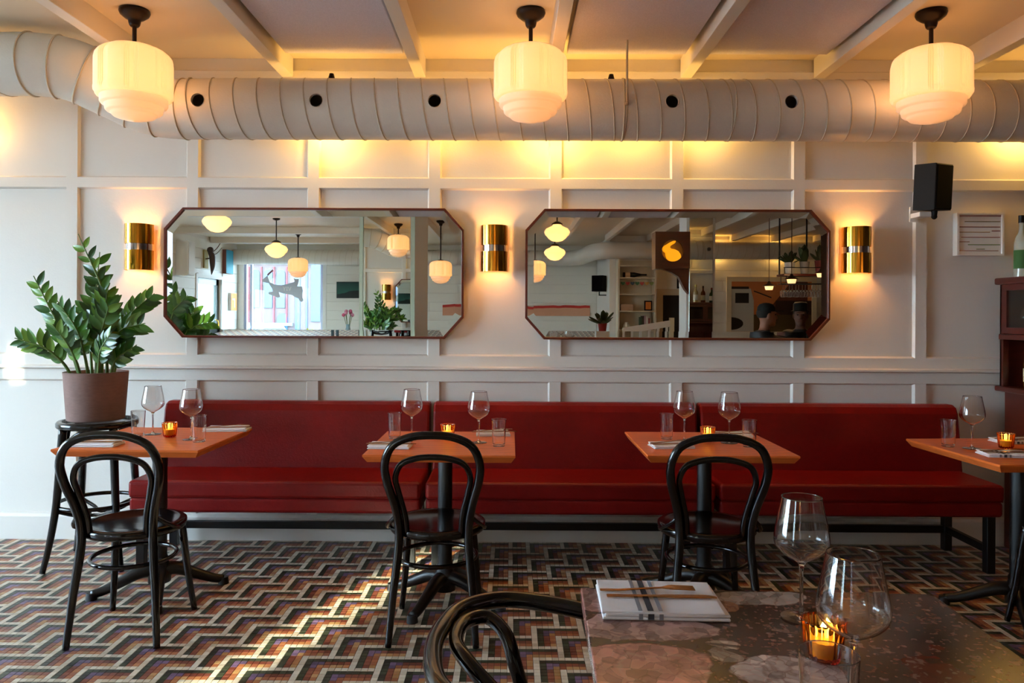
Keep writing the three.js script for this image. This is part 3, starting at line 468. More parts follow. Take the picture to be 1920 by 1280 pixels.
// ---------------------------------------------------------------- wall mirrors
function octagon(w, h, cx, cy, inset) {
  const a = w / 2 - inset, b = h / 2 - inset, k = inset * 0.42, p = cx - k, q = cy - k;
  return [[-a + p, -b], [a - p, -b], [a, -b + q], [a, b - q], [a - p, b], [-a + p, b], [-a, b - q], [-a, -b + q]];
}
for (const [x0, x1, lab] of [[-2.06, -0.28, 'closer to the plant'], [0.085, 1.884, 'closer to the speaker']]) {
  const w = x1 - x0, h = 0.772, m = thing('wall_mirror', 'long eight-sided mirror in a thin copper frame ' + lab, 'mirror', [(x0 + x1) / 2, 1.592, -4.5], 0, 'long wall mirrors');
  const shp = p => new THREE.Shape(p.map(q => new THREE.Vector2(...q))), O = octagon(w, h, 0.112, 0.125, 0), A = octagon(w, h, 0.112, 0.125, 0.013), B = octagon(w, h, 0.112, 0.125, 0.05);
  const ringS = shp(O); ringS.holes.push(new THREE.Path(A.map(q => new THREE.Vector2(...q))));
  part(m, 'frame', new THREE.ExtrudeGeometry(ringS, { depth: 0.036, bevelEnabled: true, bevelSize: 0.0015, bevelThickness: 0.0015, bevelSegments: 1, bevelOffset: -0.0015 }).translate(0, 0, 0.002), M.frameWood);
  part(m, 'backing', new THREE.ExtrudeGeometry(shp(octagon(w, h, 0.112, 0.125, 0.008)), { depth: 0.02, bevelEnabled: false }).translate(0, 0, 0.002), M.hole);
  part(m, 'glass', new THREE.ShapeGeometry(shp(B)).translate(0, 0, 0.03), M.mirror);
  for (let i = 0; i < 8; i++) { const j = (i + 1) % 8, a = A[i], b = A[j], c = B[j], d = B[i], z = 0.0284;
    const g = new THREE.BufferGeometry(); g.setAttribute('position', new THREE.Float32BufferAttribute([...a, z, ...b, z, ...c, 0.03, ...a, z, ...c, 0.03, ...d, 0.03], 3)); g.computeVertexNormals(); part(m, 'bevel', g, M.mirror); }
}
// ---------------------------------------------------------------- lamps
const WARM = 0xffbe80;
function lamp(x, y, z, I, r = 1.5, color = WARM) { const l = new THREE.PointLight(color, I); l.position.set(x, y, z); l.castShadow = true; l.shadow.radius = r; scene.add(l); return l; }
const bulbMat = std({ color: 0xfff0d0, emissive: 0xffc070, emissiveIntensity: 5 });
function sconce(x, lab) {
  const s = thing('wall_sconce', 'brass drum wall sconce with a chrome waist ' + lab, 'sconce', [x, 1.741, -4.5], 0, 'brass wall sconces');
  const U = (r, z) => { const p = []; for (let i = 0; i <= 28; i++) { const a = Math.PI * i / 28; p.push([Math.cos(a) * r, z + Math.sin(a) * r * 1.05]); } return p; };
  const drum = (r, y0, y1) => { const o = [[r, 0.0], ...U(r, 0.018), [-r, 0.0]], q = r - 0.0025, inn = [[-q, 0.0], ...U(q, 0.018).reverse(), [q, 0.0]]; return prism([...o, ...inn], y1 - y0).rotateX(Math.PI / 2).translate(0, (y0 + y1) / 2, 0.001); };
  part(s, 'upper_shade', drum(0.08, 0.02, 0.136), M.brass); part(s, 'lower_shade', drum(0.08, -0.136, -0.018), M.brass);
  part(s, 'waist', drum(0.071, -0.022, 0.024), M.chrome, 'polished chrome waist');
  part(s, 'back_plate', rbox(0.12, 0.22, 0.008, 0.003, 0, 0, 0.005), M.brass);
  part(s, 'bulb', merge([ball(0.02, 0, 0.06, 0.05, 14), ball(0.02, 0, -0.06, 0.05, 14), cyl(0.01, 0.01, 0.1, 12, 0, -0.05, 0.05)]), bulbMat);
  lamp(x, 1.741 + 0.06, -4.45, 0.24, 0.9, 0xffb765); lamp(x, 1.741 - 0.06, -4.45, 0.24, 0.9, 0xffb765);
}
sconce(-2.215, 'above the plant'); sconce(-0.1, 'between the two mirrors'); sconce(2.045, 'below the speaker');

function decoShade() { // fluted drum with stepped tiers below
  const prof = [[0.035, 0.0, 0], [0.09, -0.003, 0], [0.128, -0.012, 0.3], [0.150, -0.024, 0.8], [0.170, -0.040, 1], [0.180, -0.055, 1], [0.185, -0.075, 1], [0.185, -0.12, 1], [0.185, -0.17, 1], [0.185, -0.215, 1], [0.187, -0.228, 0.8], [0.185, -0.243, 0.5], [0.176, -0.256, 0.25], [0.168, -0.259, 0], [0.158, -0.260, 0]];
  const n = 512, pos = [], idx = [];
  const lobe = a => { const s = (a / (Math.PI * 2) * 8 + 0.5) % 1, d = Math.abs(s - 0.5) * 2; return 0.020 * sstep(0.56, 0.59, d) + 0.026 * sstep(0.68, 0.71, d) + 0.026 * sstep(0.82, 0.85, d); };
  for (const [r, y, k] of prof) for (let j = 0; j <= n; j++) { const a = j / n * Math.PI * 2, q = r * (1 - k * lobe(a)); pos.push(Math.cos(a) * q, y, Math.sin(a) * q); }
  for (let i = 0; i < prof.length - 1; i++) for (let j = 0; j < n; j++) { const a = i * (n + 1) + j, b = a + n + 1; idx.push(a, a + 1, b, b, a + 1, b + 1); }
  const g = new THREE.BufferGeometry(); g.setAttribute('position', new THREE.Float32BufferAttribute(pos, 3)); g.setIndex(idx); g.computeVertexNormals(); return g;
}
const opal = phys({ color: 0xfff0d2, roughness: 1, transmission: 0.42, thickness: 0, emissive: 0xffd9a0, emissiveIntensity: 0.17 });
const shadeGeo = decoShade(), lensGeo = lathe([[0.158, -0.2602], [0.1575, -0.288], [0.153, -0.296], [0.139, -0.2985], [0.1375, -0.304], [0.133, -0.326], [0.126, -0.333], [0.111, -0.3355], [0.109, -0.341], [0.097, -0.354], [0.05, -0.368], [0.0, -0.377]], 72), lensMat = phys({ color: 0xffeed8, roughness: 0.8, transmission: 0.3, thickness: 0, emissive: 0xffc898, emissiveIntensity: 0.13 });
function decoPendant(label, x, top, z, drop, I) { // top = ceiling height, drop = canopy to shade
  const p = thing('pendant_lamp', label, 'lamp', [x, top, z], 0, 'fluted glass pendant lamps');
  part(p, 'canopy', lathe([[0, -0.0005], [0.071, -0.0005], [0.074, -0.012], [0.068, -0.026], [0.046, -0.044], [0.030, -0.052], [0.029, -0.064], [0.025, -0.078], [0.018, -0.086], [0, -0.088]], 40), M.bronze);
  part(p, 'stem', merge([cyl(0.0105, 0.0105, drop - 0.07, 14, 0, -drop - 0.005, 0), lathe([[0, 0.018], [0.03, 0.016], [0.05, 0.004], [0.052, -0.006], [0, -0.006]], 28).translate(0, -drop, 0)]), M.bronze);
  part(p, 'lamp_shade', shadeGeo, opal, 'glowing cream fluted glass shade with stepped tiers').position.y = -drop;
  part(p, 'lens', lensGeo, lensMat, 'stepped prismatic glass bottom').position.y = -drop;
  lamp(x, top - drop - 0.17, z, I, 2.6); return p;
}
decoPendant('fluted cream glass pendant lamp beside the duct elbow', -1.907, CEIL, -3.8, 0.187, 0.145);
decoPendant('fluted cream glass pendant lamp above the gap between the mirrors', 0.094, CEIL, -3.8, 0.187, 0.145);
decoPendant('fluted cream glass pendant lamp near the wall speaker', 2.103, CEIL, -3.8, 0.187, 0.145);

// ---------------------------------------------------------------- glassware
const wineGeo = (() => { // bowl drawn as one smooth curve, its inside an even offset of it
  const sp = new THREE.SplineCurve([[0.0042, 0.098], [0.0062, 0.107], [0.0135, 0.1145], [0.029, 0.1232], [0.0435, 0.1345], [0.0516, 0.1465], [0.0528, 0.160], [0.0497, 0.182], [0.0447, 0.208], [0.0410, 0.227], [0.0386, 0.241]].map(p => new THREE.Vector2(...p))), out = sp.getSpacedPoints(90);
  const inn = []; for (let i = 90; i >= 0; i--) { const t = sp.getTangentAt(i / 90), p = out[i], k = 0.0009 + 0.0006 * (1 - i / 90), q = [p.x - t.y * k, p.y + t.x * k]; if (q[0] > 0.0012 && q[1] > 0.1115) inn.push(q); }
  const foot = dense([[0, 0], [0.0388, 0], [0.0398, 0.0010], [0.0388, 0.0022], [0.026, 0.0034], [0.012, 0.0060], [0.0058, 0.0105], [0.0040, 0.020], [0.0034, 0.050], [0.0036, 0.082]], 0.006);
  return lathe([...foot, ...out.map(p => [p.x, p.y]), ...inn, [0, inn[inn.length - 1][1]]], 64); })();
const wine = (label, p) => single('wine_glass', label, 'wine glass', wineGeo, M.glass, p, 0, 'empty wine glasses');
const tumblerGeo = (r0, r1, h) => lathe(dense([[0, 0], [r0 - 0.002, 0], [r0, 0.002], [r1, h - 0.001], [r1 - 0.0008, h], [r1 - 0.0017, h - 0.001], [r0 - 0.0017, 0.012], [r0 - 0.005, 0.009], [0, 0.009]], 0.01), 56);
const tg = tumblerGeo(0.028, 0.034, 0.125), tumbler = (label, p, g = tg) => single('tumbler', label, 'glass', g, M.glass, p, 0, 'water tumblers');
const votiveGeo = (() => { const n = 160, pos = [], idx = [], prof = [[0.0, 0.0025], [0.022, 0.0025], [0.0275, 0.005], [0.0305, 0.016], [0.0325, 0.04], [0.035, 0.066], [0.0362, 0.072], [0.0345, 0.0725], [0.033, 0.066], [0.030, 0.04], [0.028, 0.017], [0.024, 0.009], [0, 0.008]];
  prof.forEach(([r, y], i) => { for (let j = 0; j <= n; j++) { const a = j / n * Math.PI * 2, k = i >= 2 && i <= 6 ? 1 + 0.07 * Math.abs(Math.cos(a * 10)) - 0.03 : 1; pos.push(Math.cos(a) * r * k, y, Math.sin(a) * r * k); } });
  for (let i = 0; i < prof.length - 1; i++) for (let j = 0; j < n; j++) { const a = i * (n + 1) + j, b = a + n + 1; idx.push(a, b, a + 1, b, b + 1, a + 1); }
  const g = new THREE.BufferGeometry(); g.setAttribute('position', new THREE.Float32BufferAttribute(pos, 3)); g.setIndex(idx); g.computeVertexNormals(); return g; })();
function votive(label, p) {
  const v = thing('votive_candle', label, 'candle', p, 0, 'amber votive candles');
  part(v, 'cup', votiveGeo, M.amber, 'ribbed amber glass cup'); part(v, 'wax', cyl(0.0235, 0.0275, 0.030, 24, 0, 0.0095, 0), M.wax);
  part(v, 'flame', lathe([[0, 0.040], [0.0045, 0.043], [0.0072, 0.049], [0.006, 0.058], [0.0025, 0.066], [0, 0.071]], 14), M.flame);
  lamp(p[0], p[1] + 0.055, p[2], 0.03, 0.15, 0xffc060);
}
const TY = 0.7455, MY = 0.7505;
const TN = ['on the table by the potted plant', 'on the table at the banquette joint', 'on the table below the second mirror', 'on the table by the wood cabinet'];
for (const [k, items] of [[0, { w: [[-1.783, -3.755, 'further back'], [-1.53, -3.61, 'nearer the room']], t: [[-1.83, -3.70, 'nearer the plant'], [-1.465, -3.545, 'nearer the napkin']], v: [-1.66, -3.67] }], [1, { w: [[-0.478, -3.66, 'nearer the plant'], [-0.149, -3.567, 'away from the plant']], t: [[-0.563, -3.674, 'nearer the plant'], [-0.052, -3.475, 'away from the plant']], v: [-0.303, -3.66] }], [2, { w: [[0.839, -3.64, 'nearer room centre'], [1.042, -3.597, 'nearer the cabinet']], t: [[0.767, -3.706, 'nearer room centre'], [1.105, -3.494, 'nearer the cabinet']], v: [0.948, -3.627] }], [3, { w: [[2.122, -3.48, 'standing alone']], t: [[2.045, -3.537, 'standing by a lone wine glass']], v: [2.277, -3.48] }]]) {
  for (const [x, z, q] of items.w) wine('clear wine glass ' + TN[k] + ', ' + q, [x, TY, z]);
  for (const [x, z, q] of items.t) tumbler('clear tumbler ' + TN[k] + ', ' + q, [x, TY, z]);
  votive('ribbed amber votive candle ' + TN[k], [items.v[0], TY, items.v[1]]);
}
wine('large clear wine glass on the marble table behind the candle', [0.580, MY, -1.503]);
wine('large clear wine glass on the marble table in front of the candle', [0.520, MY, -1.145]);
votive('glowing ribbed amber votive candle on the marble table', [0.546, MY, -1.315]);
tumbler('clear tumbler on the marble table at the bottom edge of the picture', [0.447, MY, -1.058], tumblerGeo(0.035, 0.0405, 0.13));
// ---------------------------------------------------------------- napkins and cutlery
const forkGeo = (() => { const s = new THREE.Shape(); s.moveTo(-0.1, -0.004); s.lineTo(-0.1, 0.004); s.lineTo(-0.06, 0.0042); s.lineTo(0.03, 0.0026); s.lineTo(0.045, 0.010); s.lineTo(0.052, 0.0115); for (let i = 0; i < 4; i++) { const y = 0.0115 - i * 0.0064; s.lineTo(0.098, y); s.lineTo(0.098, y - 0.0036); if (i < 3) { s.lineTo(0.057, y - 0.0036); s.lineTo(0.057, y - 0.0064); } } s.lineTo(0.052, -0.0115); s.lineTo(0.045, -0.010); s.lineTo(0.03, -0.0026); s.lineTo(-0.06, -0.0042); s.closePath();
  const g = new THREE.ExtrudeGeometry(s, { depth: 0.0014, bevelEnabled: true, bevelSize: 0.0004, bevelThickness: 0.0005, bevelSegments: 1 }).rotateX(-Math.PI / 2), p = g.attributes.position;
  for (let i = 0; i < p.count; i++) { const x = p.getX(i); p.setY(i, p.getY(i) + 0.0006 + 0.006 * sstep(-0.02, 0.045, x) * (1 - 0.8 * sstep(0.055, 0.08, x)) + 0.003 * sstep(0.08, 0.1, x)); } g.computeVertexNormals(); return g; })();
const knifeGeo = (() => { const s = new THREE.Shape(); s.moveTo(-0.11, -0.0045); s.lineTo(-0.11, 0.0045); s.lineTo(0.0, 0.004); s.lineTo(0.012, 0.006); s.lineTo(0.09, 0.0065); s.quadraticCurveTo(0.112, 0.004, 0.115, -0.005); s.lineTo(0.0, -0.0045); s.closePath(); return new THREE.ExtrudeGeometry(s, { depth: 0.0018, bevelEnabled: true, bevelSize: 0.0005, bevelThickness: 0.0006, bevelSegments: 1 }).rotateX(-Math.PI / 2).translate(0, 0.0006, 0); })();
function napkin(label, pos, turn, w, d, layers, striped = true) {
  const n = thing('napkin', label, 'napkin', pos, turn, 'folded striped napkins'); let y = 0;
  for (let i = 0; i < layers; i++) { const g = rbox(w - 0.004 * i, 0.0056, d - 0.006 * i, 0.0027, 0.002 * i * (i % 2 ? 1 : -1), y + 0.0029, 0, 2), p = g.attributes.position;
    for (let q = 0; q < p.count; q++) p.setY(q, p.getY(q) + 0.0012 * i * Math.sin(p.getX(q) * 31 + i) * Math.cos(p.getZ(q) * 24 + 2 * i)); g.computeVertexNormals(); part(n, 'fold', g, M.napkin).rotation.y = (i % 2 ? 0.012 : -0.008) * i; y += 0.0052; }
  const fr = (d - 0.006 * (layers - 1));
  if (striped) for (const [x, ww, m] of [[-0.020, 0.008, M.stripeGrey], [0, 0.012, M.stripe], [0.020, 0.008, M.stripeGrey]]) part(n, 'stripe', merge([rbox(ww, 0.0008, fr - 0.004, 0.0003, x - 0.03, y + 0.0014, 0, 1), rbox(ww, y * 0.72, 0.0008, 0.0003, x - 0.03, y * 0.5, d / 2 + 0.0002, 1)]), m);
  return y + 0.0025;
}
{
  const h = napkin('folded white napkin with dark stripes on the marble table', [0.312, MY, -1.575], -0.035, 0.25, 0.185, 3);
  single('fork', 'copper-coloured fork on the marble table napkin', 'fork', forkGeo, M.copper, [0.292, MY + h, -1.598], 0.0, 'copper forks');
  single('knife', 'copper-coloured knife on the marble table napkin', 'knife', knifeGeo, M.copper, [0.312, MY + h, -1.563], -0.02, 'copper knives');
}
for (const [k, x, z, turn, w, q] of [[0, -1.46, -3.90, 0.1, 0.21, 'by the banquette'], [0, -1.885, -3.435, 0.02, 0.2, 'behind the chair back'], [1, -0.086, -3.80, 0.05, 0.17, 'by the banquette'], [1, -0.545, -3.43, -0.03, 0.19, 'behind the chair back'], [2, 1.12, -3.79, -0.06, 0.19, 'by the banquette'], [2, 0.742, -3.48, 0.1, 0.19, 'behind the chair back'], [3, 2.44, -3.66, 0.08, 0.2, 'by the banquette'], [3, 2.165, -3.31, -0.1, 0.2, 'near the table corner']]) {
  const h = napkin('folded white napkin ' + TN[k] + ', ' + q, [x, TY, z], turn, w, 0.115, 3, k === 3);
  single('fork', 'small fork on the napkin ' + TN[k] + ', ' + q, 'fork', forkGeo, M.copper, [x, TY + h, z - 0.018], turn + 0.12, 'copper forks');
  single('knife', 'small knife on the napkin ' + TN[k] + ', ' + q, 'knife', knifeGeo, M.copper, [x + 0.005, TY + h, z + 0.02], turn + 0.05, 'copper knives');
}
// ---------------------------------------------------------------- things on the wall by the cabinet
{
  const s = thing('wall_speaker', 'black loudspeaker tilted on a white wall bracket', 'speaker', [2.415, 2.09, -4.34]);
  const head = new THREE.Group();
  const cab = part(s, 'cabinet', prism([[-0.085, -0.13], [0.085, -0.13], [0.085, 0.13], [-0.085, 0.13]], 0.13, 0.006).rotateY(0.55).rotateX(0.08), M.plastic);
  part(s, 'grille', rbox(0.155, 0.245, 0.006, 0.002, 0, 0, 0.067).rotateY(0.55).rotateX(0.08), M.grille);
  part(s, 'bracket', merge([rbox(0.07, 0.028, 0.10, 0.004, -0.035, -0.15, -0.06), rbox(0.05, 0.09, 0.012, 0.003, -0.03, -0.135, -0.147)]), M.white, 'white bracket');
  part(s, 'swivel', merge([cyl(0.014, 0.02, 0.05, 14, 0.015, -0.165, -0.01), ball(0.016, 0.015, -0.165, -0.01)]), M.plastic); void head; void cab;
}
{
  const a = thing('stick_artwork', 'white shadow box artwork of thin coloured horizontal sticks', 'artwork', [2.774, 1.84, -4.52]);
  part(a, 'frame', merge([span(-0.138, 0.138, 0.115, 0.126, 0, 0.045), span(-0.138, 0.138, -0.126, -0.115, 0, 0.045), span(-0.138, -0.127, -0.115, 0.115, 0, 0.045), span(0.127, 0.138, -0.115, 0.115, 0, 0.045)]), M.white);
  part(a, 'backing', span(-0.127, 0.127, -0.115, 0.115, 0, 0.034), M.white);
  for (const [x0, x1, y, c] of [[-0.12, 0.125, 0.108, 0xa2604a], [-0.09, 0.12, 0.075, 0x9a8a60], [-0.12, 0.12, 0.043, 0x8a4a3a], [-0.12, 0.06, 0.012, 0xb09060], [0.07, 0.12, 0.02, 0x94523c], [-0.11, 0.12, -0.018, 0x9c6a58], [-0.12, -0.06, -0.045, 0xa88068], [-0.07, 0.12, -0.062, 0x6f8a4a], [-0.12, 0.11, -0.098, 0xa8836a], [-0.02, 0.03, -0.088, 0x88904e]]) part(a, 'stick', rbox(x1 - x0, 0.005, 0.005, 0.002, (x0 + x1) / 2, y, 0.0368, 1), std({ color: c, roughness: 0.7 }));
}
function bottle(label, p, r, h, glassColor, labelColor, capColor, group = 'bottles at the cabinet') {
  const b = thing('bottle', label, 'bottle', p, 0, group);
  part(b, 'body', lathe([[0, 0], [r - 0.003, 0], [r, 0.004], [r, h * 0.55], [r * 0.86, h * 0.63], [r * 0.42, h * 0.72], [r * 0.34, h * 0.78], [r * 0.34, h * 0.93], [0, h * 0.93]], 28), phys({ color: glassColor, roughness: 0.06, transmission: 0.5, thickness: 0 }));
  part(b, 'cap', cyl(r * 0.4, r * 0.4, h * 0.12, 18, 0, h * 0.88, 0), std({ color: capColor, roughness: 0.5 }));
  part(b, 'paper_label', lathe([[r + 0.0006, h * 0.14], [r + 0.0006, h * 0.44]], 28), std({ color: labelColor, roughness: 0.8, side: THREE.DoubleSide }));
}
{
  const c = thing('bar_cabinet', 'dark red wood bar cabinet with glazed side', 'cabinet', [2.887, 0, -4.02]), W = 0.9, D = 0.45;
  const S = (x0, x1, y0, y1, z0, z1) => span(x0, x1, y0, y1, z0, z1);
  part(c, 'base_cabinet', S(0.03, W, 0, 0.915, -D, -0.02), M.darkWood);
  part(c, 'ledge', rbox(W + 0.04, 0.03, D + 0.04, 0.008, W / 2, 0.93, -D / 2), M.darkWood);
  part(c, 'back_panel', S(0.0, W, 0.945, 1.54, -D, -D + 0.012), M.darkWood);
  for (const [x, z] of [[0, -D], [0, -0.03], [W - 0.03, -D], [W - 0.03, -0.03]]) part(c, 'post', S(x, x + 0.03, 0.945, 1.54, z, z + 0.03), M.darkWood);
  part(c, 'shelf', rbox(W + 0.012, 0.032, D + 0.012, 0.005, W / 2, 1.235, -D / 2), M.darkWood);
  part(c, 'cornice', rbox(W + 0.05, 0.04, D + 0.04, 0.01, W / 2, 1.56, -D / 2), M.darkWood);
  const sd = part(c, 'side_door', merge([S(-0.012, 0.006, 1.255, 1.29, -D + 0.03, -0.03), S(-0.012, 0.006, 1.505, 1.54, -D + 0.03, -0.03), S(-0.012, 0.006, 1.29, 1.505, -D + 0.03, -D + 0.075), S(-0.012, 0.006, 1.29, 1.505, -0.075, -0.03)]), M.darkWood);
  part(sd, 'pane', S(-0.006, -0.001, 1.29, 1.505, -D + 0.075, -0.075), M.pane);
  for (let k = 0; k < 2; k++) { const x0 = 0.03 + k * 0.42, x1 = x0 + 0.42; const dr = part(c, 'front_door', merge([S(x0, x1, 1.255, 1.295, -0.01, 0.008), S(x0, x1, 1.5, 1.54, -0.01, 0.008), S(x0, x0 + 0.04, 1.295, 1.5, -0.01, 0.008), S(x1 - 0.04, x1, 1.295, 1.5, -0.01, 0.008)]), M.darkWood); part(dr, 'pane', S(x0 + 0.04, x1 - 0.04, 1.295, 1.5, -0.004, 0.001), M.pane); }
  for (let k = 0; k < 2; k++) part(c, 'lower_door', rbox(0.4, 0.78, 0.02, 0.006, 0.25 + k * 0.42, 0.47, -0.012), M.darkWood);
  bottle('tall clear spirit bottle with a black cap on the cabinet top', [2.962, 1.5805, -4.40], 0.037, 0.36, 0xdfe6d8, 0x3f6a35, 0x0c0c0c);
  bottle('slim dark wine bottle on the cabinet top', [3.10, 1.5805, -4.28], 0.036, 0.36, 0x10160e, 0x1a1a1a, 0x0c0c0c);
  bottle('pale gold spirit bottle on the cabinet top', [3.22, 1.5805, -4.22], 0.042, 0.31, 0xd9c48a, 0xe9e2cf, 0xd8c060);
  bottle('brown whisky bottle on the cabinet top', [3.36, 1.5805, -4.26], 0.04, 0.29, 0x8a4a18, 0xd9c8a0, 0x201008);
  bottle('short green bottle on the cabinet top', [3.52, 1.5805, -4.3], 0.04, 0.26, 0x30502a, 0xf0ead8, 0x802018);
  for (const [i, z, g, l] of [[0, -4.34, 0x9a6a2a, 'amber bottle in the open niche nearest the wall'], [1, -4.24, 0xc8c2a8, 'clear bottle in the open niche, second from the wall'], [2, -4.14, 0x7a3c18, 'brown bottle in the open niche furthest from the wall']]) bottle(l, [2.975 + 0.02 * i, 0.9455, z], 0.032, 0.25, g, 0xd8caa4, 0x3a2412);
  for (const [z, l] of [[-4.36, 'nearest the wall'], [-4.26, 'in the middle of three'], [-4.16, 'furthest from the wall']]) single('liqueur_glass', 'small stemmed glass behind the cabinet pane, ' + l, 'glass', wineGeo.clone().scale(0.62, 0.62, 0.62), M.glass, [2.965, 1.2515, z], 0, 'liqueur glasses');
}
// ---------------------------------------------------------------- the rest of the room, seen in the mirrors
const opalGlobe = phys({ color: 0xfff3da, roughness: 1, transmission: 0.5, thickness: 0, emissive: 0xffd79a, emissiveIntensity: 0.3 });
const globeGeo = lathe([[0.03, 0.0], [0.06, -0.004], [0.07, -0.02], [0.10, -0.034], [0.155, -0.06], [0.178, -0.095], [0.180, -0.115], [0.165, -0.15], [0.145, -0.168], [0.12, -0.20], [0.075, -0.232], [0.03, -0.243], [0, -0.245]], 44);
for (const [px, py, d, I, lab] of [[404, 416, 9.6, 0.2, 'near the boarded side wall'], [516, 468, 12.1, 0.2, 'in front of the street window'], [1043, 436, 10.6, 0.2, 'nearer of the pair by the red ridge painting'], [1039, 474, 12.7, 0.2, 'further of the pair by the red ridge painting']]) {
  const q = seen(px, py, d), y = Math.min(q.y + 0.115, 2.66), drop = CEIL - y, p = thing('globe_pendant', 'white schoolhouse globe pendant ' + lab, 'lamp', [q.x, CEIL, q.z], 0, 'schoolhouse globe pendants');
  part(p, 'canopy', lathe([[0, -0.0005], [0.06, -0.0005], [0.055, -0.02], [0.015, -0.035], [0, -0.035]], 24), M.bronze);
  part(p, 'stem', merge([cyl(0.009, 0.009, drop - 0.02, 12, 0, -drop, 0), lathe([[0, 0.045], [0.03, 0.04], [0.075, 0.012], [0.078, -0.002], [0, -0.002]], 24).translate(0, -drop, 0)]), M.bronze);
  part(p, 'globe', globeGeo, opalGlobe).position.y = -drop; lamp(q.x, y - 0.12, q.z, I, 2.6);
}
for (const [px, py, d, lab] of [[557, 500, 14.2, 'hanging before the street window, seen mirrored'], [825, 508, 12.3, 'seen mirrored beside the mirrored column'], [1002, 507, 12.9, 'seen mirrored at the edge of the second mirror']]) { const q = seen(px, py, d); decoPendant('fluted cream glass pendant lamp ' + lab, q.x, CEIL, q.z, CEIL - q.y - 0.17, 0.13); }
{ // second duct
  const d = thing('air_duct', 'white spiral duct with a bend along the far boarded walls', 'duct'), Y = 2.58;
  const path = [[X0 + 0.01, Y, 7.42], [-2, Y, 7.42], [0.9, Y, 7.42], [1.2, Y, 7.40], [1.45, Y, 7.15], [1.55, Y, 6.4], [1.62, Y, 5.75], [1.82, Y, 5.42], [2.2, Y, 5.34], [3.5, Y, 5.34], [X1 - 0.01, Y, 5.34]], outs = []; for (let x = -5.6; x < 0.8; x += 0.66) outs.push([x, 7.42]); for (let x = 2.35; x < 6.3; x += 0.66) outs.push([x, 5.34]);
  part(d, 'pipe', hollow(sweep(path, 0.163, 220, 36), sweep(path.map((p, i) => [p[0] + (i === 0 ? 0.01 : i === path.length - 1 ? -0.01 : 0), p[1], p[2]]), 0.1605, 220, 36), outs.map(([x, z]) => cyl(0.036, 0.036, 0.12, 24).rotateX(Math.PI / 2).translate(x, Y, z - 0.163 + 0.03 - 0.06 + 0.06))), M.duct);
  part(d, 'seam', helix(-5.897, 0.8, Y, 7.42, 0.163, 0.132, 0.003), M.seam); part(d, 'seam', helix(2.317, X1 - 0.03, Y, 5.34, 0.163, 0.132, 0.003), M.seam);
  for (const [x, z] of outs) part(d, 'air_outlet', lathe([[0.0345, 0], [0.0358, 0], [0.0358, 0.022], [0.0345, 0.022], [0.0345, 0]], 24).rotateX(-Math.PI / 2).translate(x, Y, z - 0.163 + 0.021), M.duct);
}
{ // street behind the window
  const ground = struct('ground', 'pale street paving outside', span(-40, 10, -0.4, -0.17, -30, 40), std({ color: 0x6a6a6c, roughness: 0.9 })); void ground;
  const yard = (pts, h) => { const g = prism(pts, h).rotateX(Math.PI / 2); g.translate(0, h / 2 - 0.2, 0); return uvBox(g); };
  const pink = std({ color: 0x5e504f, roughness: 0.9, bumpMap: T.brush, bumpScale: 0.002 }), rose = std({ color: 0x6e3034, roughness: 0.8 }), blueGlass = std({ color: 0x2a4866, roughness: 0.12, metalness: 0.2 }), stone = std({ color: 0x646b72, roughness: 0.85 });
  const b1 = thing('building', 'pale pink townhouse with tall arched windows across the street', 'building');
  part(b1, 'wall', yard([[-8.98, 16], [-4.0, 16], [-4.0, 21], [-8.98 - SUN_SLOPE * 5, 21]], 7), pink);
  const arch = (w, h) => { const s = [[-w / 2, 0]]; for (let i = 0; i <= 10; i++) { const a = Math.PI * (1 - i / 10); s.push([Math.cos(a) * w / 2, h - w / 2 + Math.sin(a) * w / 2]); } s.push([w / 2, 0]); return s; };
  for (let k = 0; k < 3; k++) part(b1, 'window', prism(arch(0.28, 1.25), 0.05).translate(-8.45 + k * 0.42, 1.55, 15.99), blueGlass);
  for (let k = 0; k < 4; k++) part(b1, 'pilaster', span(-8.69 + k * 0.42, -8.65 + k * 0.42, 1.0, 2.9, 15.93, 16), rose);
  part(b1, 'door', prism(arch(0.35, 0.75), 0.06).translate(-7.55, 0.62, 15.99), blueGlass);
  part(b1, 'cornice', span(-8.98, -4, 3.0, 3.12, 15.9, 16), stone); part(b1, 'ledge', span(-8.98, -7.2, 0.95, 1.05, 15.9, 16), stone);
  for (const [x, y0, y1, w] of [[-7.05, 0.6, 3.6, 0.16], [-6.75, 0.9, 3.4, 0.05], [-6.45, 1.1, 3.2, 0.3], [-5.9, 0.8, 3.0, 0.3], [-5.3, 0.8, 3.0, 0.3]]) part(b1, 'window', span(x - w / 2, x + w / 2, y0, y1, 15.96, 16), blueGlass);
  part(b1, 'awning', along(prism([[0, 0], [-0.5, -0.2], [-0.5, -0.26], [0, -0.06]], 1.3), 'x').translate(-8.0, 0.95, 15.95 - 0.5), std({ color: 0xb9c4d8, roughness: 0.8 }));
  const b2 = thing('building', 'low white warehouse at the corner of the street', 'building');
  part(b2, 'wall', yard([[-30, 16], [-9.26, 16], [-9.26 - SUN_SLOPE * 5, 21], [-30, 21]], 5.3), pink); part(b2, 'roof_edge', span(-30, -9.28, 5.1, 5.16, 15.95, 16.05), stone);
  const kiosk = thing('street_stall', 'small stall with a bright pink cloth on the pavement', 'stall', [-7.9, -0.17, 14.6]);
  part(kiosk, 'table', merge([span(-0.45, 0.45, 0.7, 0.75, -0.2, 0.2), span(-0.42, -0.38, 0, 0.7, -0.18, 0.18), span(0.38, 0.42, 0, 0.7, -0.18, 0.18)]), stone); part(kiosk, 'cloth', rbox(0.8, 0.34, 0.42, 0.03, 0, 0.85, 0), std({ color: 0xc02a58, roughness: 0.9 }));
}
